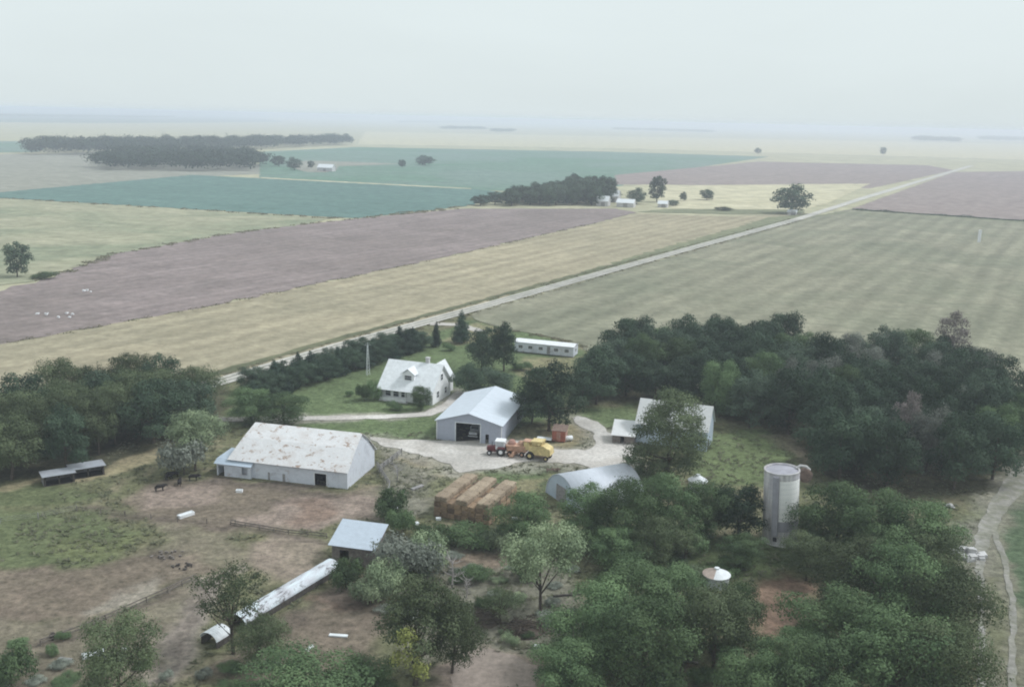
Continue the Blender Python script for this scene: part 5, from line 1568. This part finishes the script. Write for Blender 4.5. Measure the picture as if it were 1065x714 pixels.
# logs and rubble
def log(u, v, L, r, rz, mat, label):
    mb = MB()
    mb.tube([(-L / 2, 0, r), (-L / 6, .08, r * 1.05), (L / 6, -.05, r), (L / 2, .06, r * .8)], [r, r * .95, r * .85, r * .6], 8)
    mb.tube([(L * .1, 0, r), (L * .22, .5, r * 2.2)], [r * .4, r * .2], 5)
    o = mb.build('log', M[mat], None, True)
    x, y = G(u, v); o.location = (x, y, .08); o.rotation_euler = (0, 0, rz)
    return tag(o, label, 'log')
log(706, 687, 4.6, .22, R(-20), 'pale_bark', 'pale fallen log on the brush pile in the foreground')
log(590, 620, 4.0, .16, R(15), 'dark_wood', 'dark fallen branch right of the pale slanting tree')
def rubble(u, v, n, rad, size, mat, name, label, cat, seed):
    rgg = random.Random(seed); mb = MB()
    for i in range(n):
        a = rgg.uniform(0, 6.28); r_ = rad * math.sqrt(rgg.random()); s = size * rgg.uniform(.5, 1.3)
        x, y, z = r_ * math.cos(a), r_ * math.sin(a) * .8, max(0, (1 - r_ / rad)) * size * 1.3
        vs = [(x + s * rgg.uniform(.35, .6) * sx, y + s * rgg.uniform(.35, .6) * sy, max(-.05, z + s * rgg.uniform(.3, .5) * sz)) for sx in (-1, 1) for sy in (-1, 1) for sz in (-1, 1)]
        mb.add(vs, [(0, 1, 3, 2), (4, 6, 7, 5), (0, 4, 5, 1), (2, 3, 7, 6), (0, 2, 6, 4), (1, 5, 7, 3)])
    o = mb.build(name, M[mat], None); x, y = G(u, v); o.location = (x, y, .1)
    return tag(o, label, cat)
rubble(1006, 578, 40, 2.4, .9, 'concrete', 'rubble_pile', 'heap of whitish concrete rubble where the wheel tracks split', 'rubble', 5)
rubble(826, 568, 12, 1.3, .45, 'concrete', 'rubble_pile', 'pale broken blocks at the right foot of the silo', 'rubble', 6)
rubble(988, 528, 7, .9, .45, 'concrete', 'rubble_pile', 'few pale blocks at the lower edge of the dense wood', 'rubble', 7)
rubble(175, 578, 22, 2.4, .34, 'old_wood', 'brush_pile', 'heap of brush and roots on the pasture', 'brush pile', 8)
rubble(190, 590, 14, 1.5, .4, 'dark_wood', 'brush_pile', 'small dark brush heap right below the larger heap of brush and roots', 'brush pile', 9)
rubble(60, 662, 10, 1.2, .35, 'dark_wood', 'brush_pile', 'small dark brush heap left of the plank fence end', 'brush pile', 10)
def brush(u, v, n, rad, label, seed):
    rgg = random.Random(seed); mb = MB()
    for i in range(n):
        a, b_ = rgg.uniform(0, 6.28), rgg.uniform(0, 6.28)
        c = Vector((rgg.uniform(-rad, rad), rgg.uniform(-rad, rad) * .7, rgg.uniform(.1, .9)))
        d = Vector((math.cos(b_), math.sin(b_), rgg.uniform(-.3, .4))) * rgg.uniform(.6, 1.6)
        mb.tube([c - d, c + d * .3 + Vector((0, 0, .1)), c + d], [.07, .05, .02], 4)
    mb.lathe([(rad * 1.1, -.05), (rad * .9, .12), (rad * .4, .3), (.01, .36)], 14)
    o = mb.build('brush_pile', M['bark']); x, y = G(u, v); o.location = (x, y, .1)
    return tag(o, label, 'brush pile')
brush(704, 676, 120, 1.9, 'dark heap of branches behind the pale fallen log', 11)
brush(545, 655, 60, 2.6, 'thin grey brush scattered over the foreground clearing', 12)
brush(500, 645, 50, 2.4, 'grey brush and sticks below the bleached dead tree', 13)
rubble(56, 329, 9, 7.0, .75, 'white_paint', 'stone_heap', 'cluster of white specks, pale stones on the ploughed field at left', 'stones', 14)
rubble(90, 304, 3, 3.0, .7, 'white_paint', 'stone_heap', 'two small white stones at the edge of the ploughed field', 'stones', 15)

# ------------------------------------------------------------------ distant farmsteads
def far_house(u, v, L, D, eave, ridge, rz, label, cat='farm building', roofm='house_roof', wallm='concrete', name='farm_building'):
    t = thing(name, label, cat, G(u, v), rz)
    MB().box(0, L, 0, D, 0, eave).prism([(0, 0, eave), (0, D, eave), (0, D / 2, ridge - .15)], (L, 0, 0)).build('walls', M[wallm], t)
    mb = roof_line([(-.5, eave - .3), (D / 2, ridge), (D + .5, eave - .3)], -.5, L + .5, .15)
    mb.build('roof', M[roofm], t)
    MB().box(L * .4, L * .4 + 3.2, -.08, -.004, 0, 3.0).build('door', M['grey_wood'], t)
    return t
far_house(620, 214, 9, 8, 4, 7.5, R(-20), 'pale farm building at the right end of the far grove')
far_house(630, 210, 10, 8, 5, 9.5, R(-20), 'taller white farmhouse at the distant farmstead', 'farmhouse')
far_house(641, 215, 13, 8, 3.5, 6, R(-20), 'low pale shed in front of the distant farmstead')
far_house(684, 215.5, 7, 6, 3, 5, R(-20), 'small white shed right of the tall far tree')
far_house(819, 223.5, 6, 5, 2.5, 3.8, R(-20), 'tiny white shed below the round tree by the road')
far_house(330, 178, 18, 10, 4.5, 8, R(-15), 'long white shed on a bare yard in the far green field')
far_house(124, 160.5, 24, 12, 4.0, 8, R(-15), 'pale roof standing between the two arms of the far wood')
far_house(30, 117.2, 50, 30, 12, 20, R(-15), 'remote pale building near the horizon at far left')

# ------------------------------------------------------------------ air, sky and light
mt = bpy.data.materials.new('haze_air'); mt.use_nodes = True
nt = mt.node_tree; nt.nodes.clear()
pv = nt.nodes.new('ShaderNodeVolumePrincipled')
pv.inputs['Color'].default_value = (0.82, 0.87, 1.0, 1)
pv.inputs['Density'].default_value = HAZE = 0.00027
pv.inputs['Anisotropy'].default_value = 0.0
out = nt.nodes.new('ShaderNodeOutputMaterial')
nt.links.new(pv.outputs[0], out.inputs['Volume'])
me = MB().box(-25000, 25000, -4000, 25000, -1.1, 67.5)
hz = me.build('haze', mt); tag(hz, kind='stuff')

SUN_EL, SUN_AZ = R(50), R(78)        # azimuth clockwise from +Y (the view direction)
w = bpy.data.worlds.new('World'); sc.world = w; w.use_nodes = True
nt = w.node_tree
bg = nt.nodes['Background']
sky = nt.nodes.new('ShaderNodeTexSky'); sky.sky_type = 'NISHITA'; sky.sun_disc = False
sky.sun_elevation = SUN_EL; sky.sun_rotation = SUN_AZ
sky.air_density = 1.0; sky.dust_density = 5.0; sky.ozone_density = 1.0
hs = nt.nodes.new('ShaderNodeHueSaturation'); hs.inputs['Saturation'].default_value = 0.22
nt.links.new(sky.outputs[0], hs.inputs['Color'])
tc = nt.nodes.new('ShaderNodeTexCoord')
mp = nt.nodes.new('ShaderNodeMapping'); mp.inputs['Scale'].default_value = (1, 1, 4)
nt.links.new(tc.outputs['Generated'], mp.inputs['Vector'])
nz = noise(nt, mp.outputs['Vector'], 1.6, 5, 0.55, 0.5)
cl = mix(nt, ramp(nt, nz, 0.3, 0.75, (0.82, 0.82, 0.82, 1), (0.92, 0.92, 0.92, 1)), hs.outputs['Color'], (6.2, 6.6, 6.45))
nt.links.new(cl, bg.inputs['Color'])
bg.inputs['Strength'].default_value = 0.086
sd = bpy.data.lights.new('sun', 'SUN'); sd.energy = 1.5; sd.angle = R(11); sd.color = (1.0, 0.98, 0.96)
so_ = bpy.data.objects.new('sun', sd); COL.objects.link(so_)
dirv = Vector((math.sin(SUN_AZ) * math.cos(SUN_EL), math.cos(SUN_AZ) * math.cos(SUN_EL), math.sin(SUN_EL)))
so_.rotation_euler = dirv.to_track_quat('Z', 'Y').to_euler()
so_.location = (0, 0, 200)

sc.view_settings.view_transform = 'Standard'
sc.view_settings.look = 'None'
sc.view_settings.exposure = 0.66
sc.view_settings.gamma = 1.0
sc.view_settings.use_white_balance = True
sc.view_settings.white_balance_temperature = 6190
sc.view_settings.white_balance_tint = 8
sc.render.engine = 'CYCLES'
sc.cycles.max_bounces = 5
sc.cycles.diffuse_bounces = 3
sc.cycles.transmission_bounces = 2
sc.cycles.volume_bounces = 2
sc.cycles.use_denoising = True
sc.cycles.filter_width = 2.0
